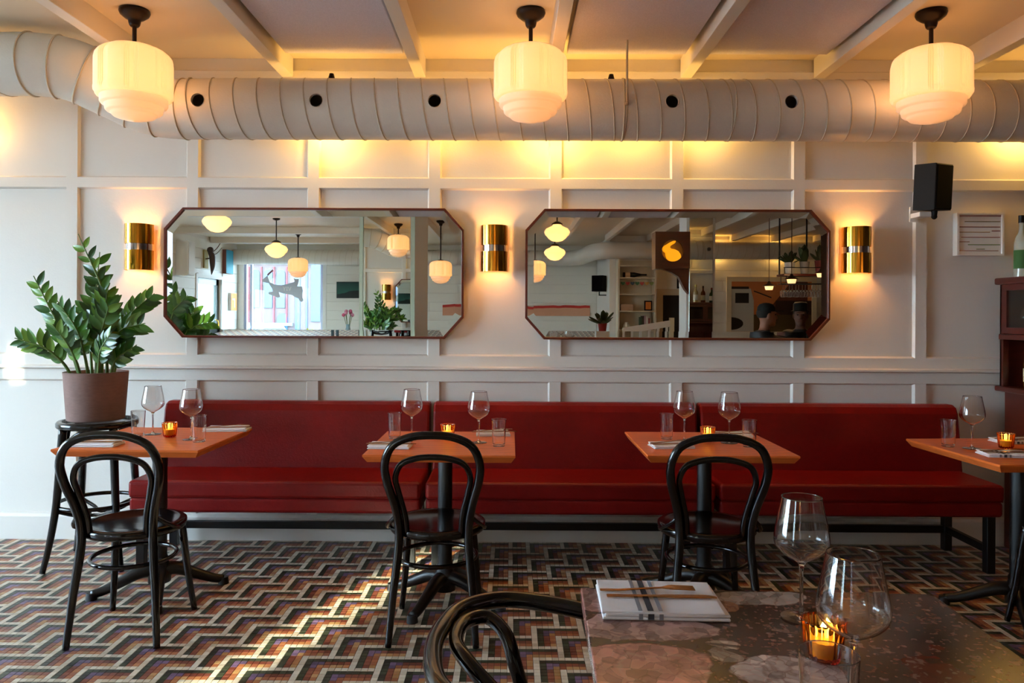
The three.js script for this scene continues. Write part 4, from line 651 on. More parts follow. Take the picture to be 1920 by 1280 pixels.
{ // animal sign in the window
  const k = 0.00155, o = [[375, 430], [395, 395], [430, 365], [455, 350], [470, 395], [490, 445], [560, 476], [650, 484], [750, 462], [825, 440], [838, 430], [820, 385], [862, 398], [897, 392], [890, 450], [872, 498], [905, 500], [940, 502], [953, 560], [945, 640], [960, 695], [940, 716], [908, 708], [890, 670], [845, 655], [800, 622], [740, 612], [660, 600], [612, 580], [638, 650], [600, 666], [552, 640], [470, 612], [468, 582], [540, 572], [505, 515], [470, 458], [410, 448]].map(([x, y]) => [(x - 660) * k, (520 - y) * k]);
  const q = seen(440 + 660 / 7.53, 470 + 520 / 7.53, 16.45), s = thing('animal_sign', 'silver leaping hare sign hung in the street window', 'sign', [q.x, q.y, q.z]);
  const silver = std({ color: 0xc4c8cc, roughness: 0.5 });
  part(s, 'body', prism(o, 0.03, 0.004), silver);
  part(s, 'ear', sweep([[(450 - 660) * k, (520 - 345) * k, 0], [(495 - 660) * k, (520 - 300) * k, 0], [(535 - 660) * k, (520 - 272) * k, 0]], 0.022, 12, 10), std({ color: 0x96686c, roughness: 0.5 }));
  for (const [x, n] of [[-0.12, 0], [0.16, 1]]) part(s, 'hanging_wire', cyl(0.003, 0.003, 0.36, 6, x, n ? 0.1 : 0.05, 0), silver);
  const font = await new FontLoader().loadAsync('fonts/droid/droid_sans_bold.typeface.json');
  const tx = new TextGeometry('YIV', { font, size: 0.085, depth: 0.006, curveSegments: 3 }); tx.computeBoundingBox(); tx.translate(-(tx.boundingBox.max.x + tx.boundingBox.min.x) / 2 + 0.11, -0.065, -0.022); part(s, 'lettering', tx, M.white, 'white letters on the silver sign');
}
const leafy = (() => { const s = new THREE.SphereGeometry(1, 8, 6); s.scale(0.5, 0.06, 0.17); s.translate(0.5, 0, 0); return s; })();
function smallPlant(name, label, pos, pot, potR, potH, color, n, L, spread = 1) {
  const p = thing(name, label, 'plant', pos); part(p, 'pot', lathe([[0, 0], [potR * 0.75, 0], [potR, potH], [potR * 0.9, potH], [potR * 0.85, potH * 0.85], [0, potH * 0.85]], 20), std({ color: pot, roughness: 0.6 }));
  const m = std({ color, roughness: 0.5 });
  for (let i = 0; i < n; i++) { const a = i * 2.4 + rr(-0.3, 0.3), up = rr(0.35, 1.3) / spread, lf = part(p, 'leaf', leafy, m), l = L * rr(0.7, 1.15); lf.scale.setScalar(l); lf.position.set(0, potH * 0.85, 0); lf.rotation.set(0, a, up, 'YZX'); }
  return p;
}
smallPlant('window_plant', 'yellow-green potted plant on the street window sill', [-4.42, WY0 + 0.001, 7.6], 0xe8e6e0, 0.06, 0.1, 0xa9b83a, 12, 0.24);
smallPlant('window_plant', 'small dark potted herb at the far end of the street window sill', [-5.8, WY0 + 0.001, 7.6], 0xd8d4c8, 0.045, 0.08, 0x49602e, 9, 0.14);
// boarded side wall
function canvas(name, label, pos, turn, w, h, d, mat, edge) { const c = thing(name, label, 'artwork', pos, turn); part(c, 'stretcher', rbox(w, h, d, 0.004, 0, 0, d / 2), edge || M.white); part(c, 'painting', rbox(w - 0.01, h - 0.01, 0.004, 0.001, 0, 0, d + 0.001), mat); return c; }
const print = fn => std({ map: (() => { const t = texture(128, fn, 1, true); t.repeat.set(1, 1); return t; })(), roughness: 0.75 });
const unitUV = (g, w, h) => { const p = g.attributes.position, uv = new Float32Array(p.count * 2); for (let i = 0; i < p.count; i++) { uv[2 * i] = p.getX(i) / w + 0.5; uv[2 * i + 1] = p.getY(i) / h + 0.5; } g.setAttribute('uv', new THREE.BufferAttribute(uv, 2)); return g; };
const H90 = Math.PI / 2, LW = X0 + 0.0165;
canvas('blue_canvas', 'teal blue block canvas high on the boarded side wall', [LW, 2.44, 7.0], H90, 0.4, 0.5, 0.08, std({ color: 0x2f93a8, roughness: 0.7 }), std({ color: 0x7a4a3c, roughness: 0.8 }));
{ const c = canvas('orange_canvas', 'orange picture with a white mark on the boarded side wall', [LW, 1.6, 7.33], H90, 0.34, 0.38, 0.05, std({ color: 0xe0761e, roughness: 0.7 })); part(c, 'white_mark', merge([span(-0.05, 0.09, 0.04, 0.075, 0.0525, 0.0545), span(-0.05, -0.02, -0.12, 0.04, 0.0525, 0.0545)]), M.white); }
{ const b = thing('wall_cabinet', 'white box cabinet fixed to the boarded side wall', 'cabinet', [LW, 2.35, 4.75], H90); part(b, 'body', rbox(0.3, 0.62, 0.22, 0.008, 0, 0, 0.11), M.white); part(b, 'door', rbox(0.27, 0.58, 0.014, 0.004, 0, 0, 0.226), M.white); }
{ const b = thing('bird_sculpture', 'dark wooden bird sculpture with a long beak on the side wall', 'sculpture', [LW, 2.42, 5.95], H90); const w = std({ color: 0x3c2014, roughness: 0.5 });
  part(b, 'body', sweep([[0.16, 0.14, 0.14], [0.1, 0.06, 0.16], [0.02, -0.12, 0.14], [-0.03, -0.3, 0.1]], t => 0.055 * Math.sin(Math.PI * (0.25 + 0.72 * t)) + 0.004, 28, 12), w);
  part(b, 'head', ball(0.062, 0.16, 0.17, 0.15), w); for (const y of [0.02, -0.03]) part(b, 'stick', sweep([[0.0, 0.1 + y, 0.1], [-0.25, 0.2 + y * 2, 0.12], [-0.5, 0.36 + y * 3, 0.12]], 0.009, 12, 6), std({ color: 0x6a5138, roughness: 0.7 }));
  part(b, 'mount', rbox(0.2, 0.36, 0.03, 0.005, 0.05, 0, 0.015), std({ color: 0xa89450, roughness: 0.7 })); part(b, 'arm', sweep([[0.08, 0, 0.02], [0.09, 0.02, 0.15]], 0.012, 4, 8), w); }
// far boarded wall
{ const pic = print((u, v) => { const m = 0.32 + 0.12 * Math.sin(u * 5) + 0.1 * fbm(u, v, 6, 3, 5); return v < m ? [0.09, 0.13, 0.12] : mix3([0.16, 0.42, 0.34], [0.08, 0.22, 0.2], v); }); const c = thing('landscape_painting', 'dark green landscape painting on the far boarded wall', 'artwork', [-3.52, 1.88, 7.683], Math.PI); part(c, 'frame', rbox(0.64, 0.36, 0.03, 0.004, 0, 0, 0.015), std({ color: 0x1a1f1c, roughness: 0.6 })); part(c, 'painting', unitUV(new THREE.BoxGeometry(0.61, 0.33, 0.004), 0.61, 0.33).translate(0, 0, 0.031), pic); }
{ const c = thing('ridge_painting', 'long red mountain ridge painting on the far boarded wall', 'artwork', [0.12, 1.33, 7.683], Math.PI); const top = [], mid = []; for (let i = 0; i <= 60; i++) { const x = -1.62 + 3.24 * i / 60, r = 0.2 + 0.06 * (fbm(i / 60, 0.3, 7, 3, 8) - 0.5) * 2; top.push([x, r + 0.035]); mid.push([x, r - 0.02]); }
  part(c, 'ground', prism([[-1.62, 0], [1.62, 0], ...mid.slice().reverse()], 0.04), std({ color: 0xc98f6e, roughness: 0.9 })).position.z = 0.02;
  part(c, 'ridge', prism([...mid, ...top.slice().reverse()], 0.044), std({ color: 0xb82c1e, roughness: 0.8 })).position.z = 0.022; }
{ const b = thing('rear_speaker', 'black loudspeaker on the return wall by the shelves', 'speaker', [1.76, 1.98, 6.1]); part(b, 'cabinet', rbox(0.24, 0.32, 0.22, 0.008).rotateY(0.5), M.plastic); part(b, 'grille', rbox(0.22, 0.3, 0.006, 0.002, 0, 0, -0.112).rotateY(0.5), M.grille); part(b, 'bracket', merge([cyl(0.012, 0.012, 0.1, 10, 0, -0.24, 0), rbox(0.15, 0.02, 0.03, 0.004, 0.07, -0.23, 0)]), M.plastic); }
// shelf niche
{
  const x0 = 2.02, x1 = 2.74, z0 = 5.30, z1 = 5.595, s = thing('bookcase', 'cream open bookcase in the niche below the far duct', 'shelf', [0, 0, 0]), cm = std({ color: 0xdccdb0, roughness: 0.6 });
  part(s, 'side_panel', span(x0, x0 + 0.03, 0, 2.4, z0, z1), cm); part(s, 'side_panel', span(x1 - 0.03, x1, 0, 2.4, z0, z1), cm); part(s, 'back_panel', span(x0, x1, 0, 2.4, z1 - 0.012, z1 - 0.002), cm);
  const ys = [0.3, 0.72, 1.08, 1.44, 1.76, 2.07, 2.3]; for (const y of ys) part(s, 'shelf', span(x0 + 0.03, x1 - 0.03, y - 0.025, y, z0, z1 - 0.012), cm);
  { const b = thing('champagne_bottle', 'dark bottle lying on the top bookcase shelf', 'bottle', [2.12, 2.07 + 0.052, 5.42]); part(b, 'body', lathe([[0, 0], [0.045, 0.005], [0.048, 0.02], [0.048, 0.22], [0.03, 0.3], [0.017, 0.36], [0.016, 0.46], [0, 0.46]], 20).rotateZ(-Math.PI / 2), std({ color: 0x101410, roughness: 0.15 })); part(b, 'paper_label', lathe([[0.049, 0.05], [0.049, 0.14]], 20).rotateZ(-Math.PI / 2), std({ color: 0xd9b48a, roughness: 0.8, side: THREE.DoubleSide })); }
  { const g = thing('heart_garland', 'paper heart garland strung across the bookcase', 'garland', [0, 0, 0]); part(g, 'string', sweep([[x0 + 0.04, 2.0, z0 - 0.006], [2.38, 1.97, z0 - 0.008], [x1 - 0.04, 2.0, z0 - 0.006]], 0.002, 16, 5), M.white); const hs = new THREE.Shape(); hs.moveTo(0, -0.04); hs.bezierCurveTo(-0.06, 0, -0.045, 0.045, 0, 0.02); hs.bezierCurveTo(0.045, 0.045, 0.06, 0, 0, -0.04); const hg = new THREE.ExtrudeGeometry(hs, { depth: 0.004, bevelEnabled: false }); for (let i = 0; i < 7; i++) part(g, 'heart', hg, std({ color: [0x3a6a46, 0xa83228, 0x3f4a58, 0x4a7a50, 0xb04030, 0xc08a40, 0x8a9a58][i], roughness: 0.8 })).position.set(x0 + 0.09 + i * 0.09, 1.955, z0 - 0.014); }
  { const f = thing('photo_frame', 'orange picture in a black frame on the bookcase', 'frame', [2.6, 1.4405, 5.36], Math.PI); part(f, 'frame', rbox(0.15, 0.19, 0.02, 0.004, 0, 0.095, 0), M.plastic); part(f, 'picture', rbox(0.1, 0.14, 0.004, 0.001, 0, 0.095, 0.011), std({ color: 0xe08030, roughness: 0.7 })); }
  single('storage_box', 'tan cardboard box on the bookcase', 'box', rbox(0.24, 0.12, 0.2, 0.006, 0, 0.06, 0), std({ color: 0xb58a66, roughness: 0.8 }), [2.2, 1.4405, 5.43]);
  { let x = 2.45; for (const [w, h, c, l] of [[0.03, 0.24, 0x2e4a34, 'green'], [0.035, 0.26, 0x3a2a20, 'brown'], [0.03, 0.27, 0xc8a0a0, 'pink'], [0.04, 0.25, 0xe2dcd0, 'cream'], [0.03, 0.22, 0x8a3a2c, 'red']]) { const b = thing('book', l + ' upright book on the lower bookcase shelf', 'book', [x + w / 2, 1.0805, 5.43], 0, 'books on the bookcase'); const m = std({ color: c, roughness: 0.7 }); part(b, 'cover', merge([span(-w / 2, -w / 2 + 0.003, 0, h, -0.09, 0.09), span(w / 2 - 0.003, w / 2, 0, h, -0.09, 0.09), span(-w / 2, w / 2, 0, h, -0.093, -0.09)]), m); part(b, 'pages', span(-w / 2 + 0.003, w / 2 - 0.003, 0.004, h - 0.004, -0.09, 0.085), M.napkin); x += w + 0.004; } }
  single('jar', 'cream ceramic jar on the lower bookcase shelf', 'jar', lathe([[0, 0], [0.05, 0], [0.065, 0.05], [0.055, 0.1], [0.03, 0.12], [0.035, 0.14], [0, 0.14]], 24), std({ color: 0xd8d0c0, roughness: 0.4 }), [2.2, 1.0805, 5.42]);
}
{ const d2 = struct('door_2', 'dark doorway with a beige casing beside the bookcase', span(2.92, 3.42, 0, 1.74, 5.575, 5.598), std({ color: 0x1a1310, roughness: 0.8 })); part(d2, 'casing', merge([span(2.80, 2.92, 0, 1.86, 5.56, 5.598), span(3.42, 3.54, 0, 1.86, 5.56, 5.598), span(2.92, 3.42, 1.74, 1.86, 5.56, 5.598)]), std({ color: 0xcdbb9c, roughness: 0.6 })); part(d2, 'knob', ball(0.03, 2.98, 0.98, 5.55), M.brass); }
{ const f = thing('lit_picture', 'small bright picture in a black frame above the dark doorway', 'frame', [3.3, 2.0, 5.58], Math.PI); part(f, 'frame', rbox(0.22, 0.26, 0.02, 0.004), M.plastic); part(f, 'picture', rbox(0.15, 0.19, 0.004, 0.001, 0, 0, 0.011), std({ color: 0xefe3c0, roughness: 0.7 })); }
{ // white balustrade
  const b = thing('balustrade', 'white stair balustrade with a sloping handrail', 'railing', [0, 0, 2.0]); const y = x => 1.17 + (x - 1.62) * 0.16;
  part(b, 'handrail', prism([[1.62, y(1.62) - 0.09], [2.3, y(2.3) - 0.09], [2.3, y(2.3)], [1.62, y(1.62)]], 0.07), M.white); part(b, 'bottom_rail', span(1.62, 2.3, 0.0, 0.08, -0.03, 0.03), M.white);
  for (let i = 0; i < 6; i++) { const x = 1.64 + i * 0.124; part(b, 'baluster', span(x - 0.016, x + 0.016, 0.08, y(x) - 0.06, -0.016, 0.016), M.white); } part(b, 'newel_post', span(2.3, 2.36, 0, y(2.36) + 0.03, -0.04, 0.04), std({ color: 0xd8c9a4, roughness: 0.6 }));
}
{ const p = thing('plinth', 'white plinth under the red pot', 'stand', [1.50, 0, 3.4]); part(p, 'shaft', span(-0.11, 0.11, 0, 1.03, -0.11, 0.11), M.white); part(p, 'cap', rbox(0.3, 0.04, 0.3, 0.005, 0, 1.05, 0), M.white); }
smallPlant('red_pot_plant', 'bushy houseplant in a red pot on the white plinth', [1.50, 1.0705, 3.4], 0xa0281c, 0.075, 0.15, 0x31441f, 16, 0.26, 1.1);
{ const v = thing('flower_vase', 'slim vase of pink flowers on the dark side table', 'vase', [-2.62, 0.985, 3.2]); part(v, 'vase', lathe([[0, 0], [0.04, 0], [0.05, 0.08], [0.03, 0.16], [0.035, 0.2], [0.028, 0.2], [0.02, 0.16], [0, 0.02]], 20), std({ color: 0x8fb0bc, roughness: 0.3 })); for (let i = 0; i < 6; i++) { const a = i * 1.1, x = Math.cos(a) * 0.07, z = Math.sin(a) * 0.07; part(v, 'stem', sweep([[0, 0.02, 0], [x * 0.5, 0.22, z * 0.5], [x, 0.34 + 0.03 * (i % 3), z]], 0.004, 10, 5), M.stem); part(v, 'blossom', ball(0.03, x, 0.35 + 0.03 * (i % 3), z, 8), std({ color: i % 2 ? 0xc05a78 : 0xd88aa0, roughness: 0.8 })); } }
{ const t = thing('side_table', 'dark teal side table carrying a flower vase', 'table', [-2.62, 0, 3.2]); const m = std({ color: 0x2c4448, roughness: 0.5 }); part(t, 'table_top', rbox(0.5, 0.04, 0.4, 0.006, 0, 0.9645, 0), m); for (const [x, z] of [[-1, -1], [1, -1], [1, 1], [-1, 1]]) part(t, 'leg', span(x * 0.22 - 0.02, x * 0.22 + 0.02, 0, 0.945, z * 0.17 - 0.02, z * 0.17 + 0.02), m); }
{ // glowing rabbit box on the slender column
  const k = 0.00116, P = ([x, y]) => [(x - 715) * k, (365 - y) * k], s = thing('rabbit_light_box', 'dark wooden wall case with a glowing yellow rabbit', 'lamp', [1.868, 2.10, -0.12]), w = M.darkWood;
  const plate = new THREE.Shape([[-0.2, -0.21], [0.2, -0.21], [0.2, 0.22], [-0.2, 0.22]].map(q => new THREE.Vector2(...q))), hole = new THREE.Path(); hole.absarc(0, 0, 0.125, 0, Math.PI * 2); plate.holes.push(hole);
  part(s, 'front_plate', new THREE.ExtrudeGeometry(plate, { depth: 0.02, bevelEnabled: false, curveSegments: 32 }).translate(0, 0, -0.09), w);
  part(s, 'case', merge([span(-0.2, 0.2, 0.2, 0.22, -0.07, 0.13), span(-0.2, 0.2, -0.21, -0.19, -0.07, 0.13), span(-0.2, -0.18, -0.19, 0.2, -0.07, 0.13), span(0.18, 0.2, -0.19, 0.2, -0.07, 0.13), span(-0.18, 0.18, -0.19, 0.2, 0.11, 0.13)]), w);
  part(s, 'backing', cyl(0.14, 0.14, 0.01, 32).rotateX(Math.PI / 2).translate(0, 0, 0.02), std({ color: 0x9a8a78, roughness: 0.8 }));
  part(s, 'rabbit_lamp', prism([[616, 348], [622, 330], [638, 312], [662, 300], [688, 282], [722, 266], [746, 264], [750, 276], [734, 294], [700, 314], [692, 332], [706, 344], [740, 350], [776, 368], [798, 400], [806, 436], [818, 444], [816, 462], [800, 470], [790, 484], [672, 484], [670, 474], [684, 468], [660, 440], [650, 410], [646, 384], [624, 368]].map(P), 0.04, 0.006), std({ color: 0xffc030, emissive: 0xffa010, emissiveIntensity: 0.95 }), 'glowing yellow rabbit').position.z = -0.055;
  part(s, 'bracket', prism([[-0.12, -0.21], [0.2, -0.21], [0.2, -0.50], [0.15, -0.44], [0.08, -0.30], [0.0, -0.25]], 0.10).translate(0, 0, 0), w);
  lamp(1.868, 2.08, -0.135, 0.006, 0.3, 0xffb030);
}
for (const [x, lab] of [[3.95, 'nearer the dark doorway'], [5.1, 'nearer the bar end']]) { // washers behind the far duct
  const t = thing('wall_washer', 'small spotlight behind the far duct ' + lab, 'lamp', [x, 2.60, 5.584], Math.PI, 'wall washers above the poster');
  part(t, 'arm', merge([rbox(0.04, 0.04, 0.01, 0.003, 0, 0, 0.006), cyl(0.006, 0.006, 0.03, 8, 0, -0.03, 0.035)]), M.bronze); part(t, 'lamp_head', ball(0.02, 0, -0.03, 0.04, 14), std({ color: 0xffe0a0, emissive: 0xffcf74, emissiveIntensity: 6 }));
  lamp(x, 2.57, 5.544, 0.8, 0.9, 0xffc064);
}
// framed poster
{
  const img = (() => { const t = texture(256, (u, v) => { // a printed scene: pale vehicle, orange sky, brown slope
    let c = mix3([0.80, 0.45, 0.22], [0.86, 0.52, 0.30], v); const dg = u * 1.1 + (1 - v) * 0.55;
    if (dg > 0.72 + 0.1 && u < 0.95) c = [0.42, 0.2, 0.1]; if (u > 0.55 && v < 0.62 && u + v > 0.95) c = [0.24, 0.15, 0.1]; if (v < 0.34 && u > 0.28) c = [0.35, 0.27, 0.13];
    if (u < 0.28 && v < 0.86 && u < 0.30 - 0.16 * (v - 0.5) * (v > 0.5 ? 1 : 0)) c = [0.78, 0.78, 0.74]; if (u > 0.05 && u < 0.22 && v > 0.57 && v < 0.77 && u > 0.03 + 0.1 * (0.77 - v)) c = [0.07, 0.06, 0.06]; if (u < 0.22 && v > 0.85 && v < 0.9) c = [0.1, 0.08, 0.08]; if (Math.hypot(u, (v - 0.16) * 1.2) < 0.15) c = [0.09, 0.07, 0.06];
    if (Math.abs(v - 0.8 + (u - 0.3) * 0.6) < 0.012 && u > 0.28 && u < 0.5) c = [0.12, 0.1, 0.1];
    return c; }, 1, true); t.repeat.set(1, 1); return std({ map: t, roughness: 0.5 }); })();
  const f = thing('framed_poster', 'large framed poster of a pale vehicle under an orange sky', 'poster', [5.0, 1.53, 5.583], Math.PI); const w = 1.72, h = 1.14;
  part(f, 'frame', merge([span(-w / 2, w / 2, h / 2 - 0.09, h / 2, -0.005, 0.03), span(-w / 2, w / 2, -h / 2, -h / 2 + 0.09, -0.005, 0.03), span(-w / 2, -w / 2 + 0.09, -h / 2 + 0.09, h / 2 - 0.09, -0.005, 0.03), span(w / 2 - 0.09, w / 2, -h / 2 + 0.09, h / 2 - 0.09, -0.005, 0.03)]), std({ color: 0xe6d3ac, roughness: 0.5 }));
  const pw = w - 0.18, ph = h - 0.18, g = new THREE.BoxGeometry(pw, ph, 0.006), p = g.attributes.position, uv = g.attributes.uv; for (let i = 0; i < p.count; i++) uv.setXY(i, 0.5 - p.getX(i) / pw, p.getY(i) / ph + 0.5); part(f, 'print', g.translate(0, 0, 0.01), img);
}
// bar: hanging shelf with plants, glass rack, counter and pendants
{
  const s = thing('hanging_shelf', 'dark iron shelf hung over the bar', 'shelf', [4.28, 1.93, 2.1]), w = 0.7;
  part(s, 'board', rbox(w, 0.03, 0.3, 0.004, 0, 0.015, 0), M.darkWood); for (const x of [-w / 2 + 0.03, 0.08, w / 2 - 0.03]) part(s, 'hanger', cyl(0.012, 0.012, CEIL - 1.96, 10, x, 0.03, 0.12), M.iron); part(s, 'guard_rail', merge([sweep([[-w / 2, 0.12, -0.145], [0, 0.12, -0.145], [w / 2, 0.12, -0.145]], 0.006, 8, 6), ...[-w / 2 + 0.01, w / 2 - 0.01].map(x => cyl(0.006, 0.006, 0.1, 6, x, 0.025, -0.145))]), M.iron);
  part(s, 'glass_rack', merge([-0.11, 0, 0.11].map(z => rbox(w, 0.012, 0.02, 0.003, 0, -0.11, z, 1)).concat([-w / 2 + 0.05, w / 2 - 0.05].flatMap(x => [-0.11, 0.11].map(z => cyl(0.006, 0.006, 0.11, 6, x, -0.108, z))))), M.iron);
  const up = wineGeo.clone().scale(0.8, 0.8, 0.8).rotateX(Math.PI);
  for (let i = 0; i < 7; i++) for (let j = 0; j < 2; j++) single('hanging_glass', 'stemmed glass hanging from the bar rack, ' + ['first', 'second', 'third', 'fourth', 'fifth', 'sixth', 'seventh'][i] + (j ? ' in the far row' : ' in the near row'), 'wine glass', up, M.glass, [4.28 - 0.29 + i * 0.095, 1.93 - 0.107, 2.1 + (j ? 0.055 : -0.055)], 0, 'glasses in the bar rack');
  smallPlant('shelf_plant', 'trailing plant in a white pot on the bar shelf', [4.06, 1.9605, 2.08], 0xc9c9c4, 0.075, 0.17, 0x2a3a1c, 18, 0.2, 0.9); smallPlant('shelf_plant', 'upright plant in a grey pot on the bar shelf', [4.27, 1.9605, 2.06], 0x8f8f8c, 0.07, 0.18, 0x33421f, 12, 0.26, 0.6); smallPlant('shelf_plant', 'tall plant in a red pot on the bar shelf', [4.5, 1.9605, 2.08], 0x6a1c14, 0.075, 0.2, 0x2c3a1c, 12, 0.26, 0.6);
  const sh = std({ color: 0x4a3526, roughness: 0.4, metalness: 0.4 }), gl = std({ color: 0xfff0d0, emissive: 0xffc888, emissiveIntensity: 1.6 });
  for (const [px, py, d, l] of [[1440, 536, 10.4, 'furthest from the bar shelf'], [1482, 523, 9.6, 'in the middle of three'], [1537, 512, 10.2, 'closest to the bar end']]) { const q = seen(px, py, d), p = thing('bar_pendant', 'small bronze pendant with a white glass bottom, ' + l, 'lamp', [q.x, CEIL, q.z], 0, 'bar pendants'), dr = CEIL - q.y; part(p, 'cord', cyl(0.005, 0.005, dr - 0.05, 8, 0, -dr + 0.05, 0), sh); part(p, 'cap', lathe([[0, 0.07], [0.015, 0.06], [0.03, 0.03], [0.085, 0.002], [0.083, -0.004], [0, -0.004]], 28).translate(0, -dr, 0), sh); part(p, 'glass_shade', lathe([[0, -0.004], [0.058, -0.004], [0.05, -0.045], [0.044, -0.055], [0, -0.055]], 24).translate(0, -dr, 0), gl); lamp(q.x, q.y - 0.03, q.z, 0.5, 1.2); }
  const b = thing('bar_counter', 'dark wooden bar counter beyond the slender column', 'counter', [4.6, 0, 1.6]); part(b, 'front', span(-0.7, 1.7, 0, 1.03, 0.1, 0.5), M.darkWood); part(b, 'counter_top', rbox(2.5, 0.045, 0.56, 0.01, 0.5, 1.053, 0.3), M.darkWood);
}
// ---------------------------------------------------------------- two guests at a table to the right of the camera
function iso(fn, c, half, res) {
  const mc = new MarchingCubes(res, new THREE.MeshBasicMaterial(), false, false, 200000); mc.isolation = 0; const h = res / 2;
  for (let z = 0; z < res; z++) for (let y = 0; y < res; y++) for (let x = 0; x < res; x++) mc.field[x + y * res + z * res * res] = -fn(c[0] + (x - h) / h * half, c[1] + (y - h) / h * half, c[2] + (z - h) / h * half);
  mc.update(); const n = mc.count, g = new THREE.BufferGeometry(), p = mc.positionArray.slice(0, n * 3), nn = mc.normalArray.slice(0, n * 3);
  for (let i = 0; i < n * 3; i++) p[i] = p[i] * half + c[i % 3]; g.setAttribute('position', new THREE.BufferAttribute(p, 3)); g.setAttribute('normal', new THREE.BufferAttribute(nn, 3)); return g;
}
const cap = (x, y, z, [ax, ay, az, ra], [bx, by, bz, rb]) => { const dx = bx - ax, dy = by - ay, dz = bz - az, t = Math.max(0, Math.min(1, ((x - ax) * dx + (y - ay) * dy + (z - az) * dz) / (dx * dx + dy * dy + dz * dz))); return Math.hypot(x - ax - dx * t, y - ay - dy * t, z - az - dz * t) - ra - (rb - ra) * t; };
const ell = (x, y, z, cx, cy, cz, rx, ry, rz) => { const k = Math.hypot((x - cx) / rx, (y - cy) / ry, (z - cz) / rz); return (k - 1) * Math.min(rx, ry, rz); };
const smin = (a, b, k) => { const h = Math.max(k - Math.abs(a - b), 0) / k; return Math.min(a, b) - h * h * k / 4; };
{
  const sh = 0.60, B = []; // seated, facing +z
  const bone = (a, b) => B.push([a, b]);
  bone([0, sh + 0.10, -0.02, 0.135], [0, sh + 0.30, -0.02, 0.125]); bone([-0.06, sh + 0.36, 0.0, 0.115], [0.06, sh + 0.36, 0.0, 0.115]); bone([-0.11, sh + 0.50, -0.02, 0.08], [0.11, sh + 0.50, -0.02, 0.08]); bone([0, sh + 0.52, -0.01, 0.062], [0, sh + 0.66, 0.015, 0.056]);
  for (const s of [-1, 1]) { bone([s * 0.165, sh + 0.51, -0.02, 0.064], [s * 0.225, sh + 0.27, 0.02, 0.047]); bone([s * 0.225, sh + 0.27, 0.02, 0.045], [s * 0.135, sh + 0.325, 0.27, 0.032]); bone([s * 0.085, sh + 0.085, 0.0, 0.088], [s * 0.10, sh + 0.055, 0.40, 0.062]); bone([s * 0.10, sh + 0.055, 0.40, 0.06], [s * 0.10, 0.27, 0.34, 0.042]); bone([s * 0.10, 0.225, 0.32, 0.044], [s * 0.105, 0.205, 0.48, 0.034]); }
  const bodyG = iso((x, y, z) => { let d = 9; for (const [a, b] of B) d = smin(d, cap(x, y, z, a, b), 0.05); return d; }, [0, 0.72, 0.16], 0.72, 112);
  const hy = sh + 0.755, hz = 0.035; // head centre
  const headG = iso((x, y, z) => { const ax = Math.abs(x); let d = ell(x, y, z, 0, hy + 0.025, hz - 0.012, 0.077, 0.098, 0.098); d = smin(d, ell(x, y, z, 0, hy - 0.055, hz + 0.028, 0.055, 0.065, 0.062), 0.05); d = smin(d, cap(x, y, z, [0, hy + 0.012, hz + 0.085, 0.009], [0, hy - 0.028, hz + 0.106, 0.014]), 0.02); d = smin(d, ell(x, y, z, 0, hy - 0.062, hz + 0.085, 0.024, 0.010, 0.012), 0.012); d = smin(d, ell(x, y, z, 0, hy - 0.105, hz + 0.07, 0.022, 0.018, 0.02), 0.03); d = smin(d, ell(ax, y, z, 0.079, hy - 0.005, hz - 0.008, 0.012, 0.032, 0.02), 0.012); d = smin(d, ell(ax, y, z, 0.03, hy + 0.034, hz + 0.082, 0.024, 0.008, 0.012), 0.015); d = Math.max(d, -ell(ax, y, z, 0.031, hy + 0.012, hz + 0.098, 0.017, 0.011, 0.016)); d = smin(d, cap(x, y, z, [0, hy - 0.2, -0.005, 0.056], [0, hy - 0.05, hz - 0.02, 0.056]), 0.03); return d; }, [0, hy - 0.02, hz], 0.185, 84);
  const handG = s => iso((x, y, z) => { const o = [s * 0.135, sh + 0.325, 0.27]; let d = smin(ell(x, y, z, o[0] - s * 0.008, o[1], o[2] + 0.055, 0.038, 0.016, 0.045), cap(x, y, z, [...o, 0.028], [o[0] - s * 0.006, o[1], o[2] + 0.04, 0.024]), 0.02); [[-0.03, 0.052], [-0.012, 0.06], [0.006, 0.056], [0.023, 0.044]].forEach(([fx, L], i) => { const bx = o[0] - s * fx * -1 - s * 0.008, bz = o[2] + 0.09 - 0.006 * Math.abs(i - 1); const q = [bx, o[1] + 0.004, bz + L * 0.55, 0.0085]; d = smin(d, Math.min(cap(x, y, z, [bx, o[1], bz, 0.0095], q), cap(x, y, z, q, [bx, o[1] - 0.018, bz + L, 0.0075])), 0.006); }); const t0 = [o[0] - s * 0.03, o[1], o[2] + 0.035, 0.012], t1 = [o[0] - s * 0.058, o[1] + 0.002, o[2] + 0.066, 0.0105]; d = smin(d, Math.min(cap(x, y, z, t0, t1), cap(x, y, z, t1, [o[0] - s * 0.064, o[1] - 0.006, o[2] + 0.095, 0.008])), 0.01); return d; }, [s * 0.125, sh + 0.325, 0.335], 0.12, 64);
  const all = merge([bodyG, headG, handG(-1), handG(1)].map(g => { g.setAttribute('uv', new THREE.Float32BufferAttribute(new Float32Array(g.attributes.position.count * 2), 2)); return g; }));
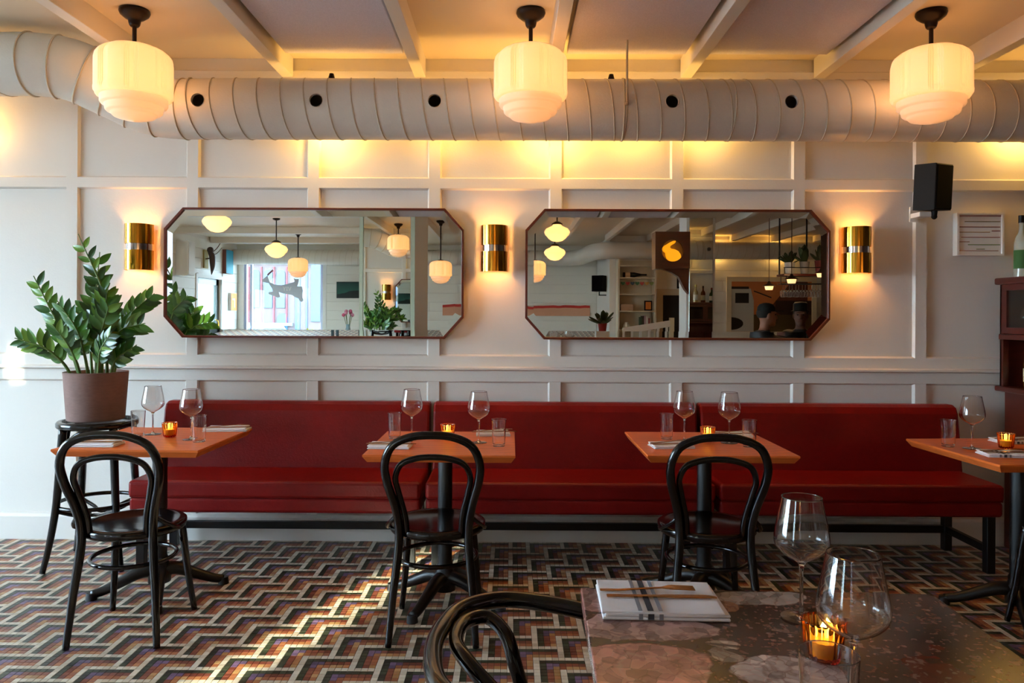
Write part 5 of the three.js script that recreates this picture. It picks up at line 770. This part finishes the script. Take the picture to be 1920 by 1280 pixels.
  const dress = (shirt, trousers, skin) => { const g = all.clone(), p = g.attributes.position, c = new Float32Array(p.count * 3), C = h => { const q = new THREE.Color(h); return [q.r, q.g, q.b]; }, S = C(shirt), Tr = C(trousers), K = C(skin), L = C(0x7a3c34), Sh = C(0x15110f);
    for (let i = 0; i < p.count; i++) { const x = p.getX(i), y = p.getY(i), z = p.getZ(i), ax = Math.abs(x); let k = K; if (y < 0.265) k = Sh; else if (y < sh + 0.13 && !(ax > 0.1 && y > sh + 0.2)) k = Tr; else if (y < sh + 0.585 && !(z > 0.12 && ax > 0.04 && y > sh + 0.2)) k = S; if (Math.abs(y - (hy - 0.062)) < 0.006 && z > hz + 0.085 && ax < 0.024) k = L; c.set(k, i * 3); } g.setAttribute('color', new THREE.BufferAttribute(c, 3)); return g; };
  const skinM = std({ vertexColors: true, roughness: 0.6 }), eyeM = std({ color: 0x1a1210, roughness: 0.15 });
  const guest = (label, pos, turn, cols, hair) => { const p = thing('person', label, 'person', pos, turn); part(p, 'body', dress(...cols), skinM); for (const s of [-1, 1]) part(p, 'eye', ball(0.011, s * 0.031, hy + 0.012, hz + 0.078, 10), eyeM); hair(p); return p; };
  const hm = std({ color: 0x1a120d, roughness: 0.7 }), capM = std({ color: 0x141312, roughness: 0.85 });
  guest('guest in a black cap and dark shirt looking across the table', [2.93, 0, -0.2], Math.PI / 2, [0x141214, 0x181a20, 0xa06a50], p => {
    part(p, 'cap', merge([lathe([[0.087, 0.0], [0.092, 0.012], [0.088, 0.05], [0.068, 0.082], [0.03, 0.097], [0, 0.1]], 28).scale(0.95, 1, 1.14).translate(0, hy + 0.048, hz - 0.012), rbox(0.12, 0.008, 0.09, 0.003, 0, hy + 0.052, hz + 0.125)]), capM);
    part(p, 'hair', new THREE.SphereGeometry(0.09, 24, 16, 0, Math.PI * 2, Math.PI * 0.4, Math.PI * 0.32).scale(0.95, 1, 1.05).translate(0, hy + 0.03, hz - 0.03), hm); });
  guest('guest in dark clothes with a tall dark hat facing the capped guest', [3.60, 0, 0.46], Math.PI + 0.36, [0x100f11, 0x101114, 0x6a4434], p => {
    part(p, 'hat', lathe([[0.115, 0.0], [0.118, 0.006], [0.092, 0.012], [0.09, 0.09], [0.07, 0.115], [0, 0.12]], 28).scale(0.95, 1, 1.1).translate(0, hy + 0.055, hz - 0.012), capM);
    part(p, 'hair', new THREE.SphereGeometry(0.092, 24, 16, 0, Math.PI * 2, Math.PI * 0.38, Math.PI * 0.34).scale(0.95, 1.05, 1.05).translate(0, hy + 0.03, hz - 0.03), hm); });
  copy(stool, 'black bentwood stool under the capped guest', [2.93, 0, -0.2]).scale.set(1, 0.775, 1); copy(stool, 'black bentwood stool under the hatted guest', [3.60, 0, 0.46], 0.4).scale.set(1, 0.775, 1);
  copy(TB[0], 'square cherry wood pedestal table between the two guests', [3.46, 0, -0.20], 0.03).scale.set(0.85, 1.18, 0.85);
}
renderer.render(scene, camera);
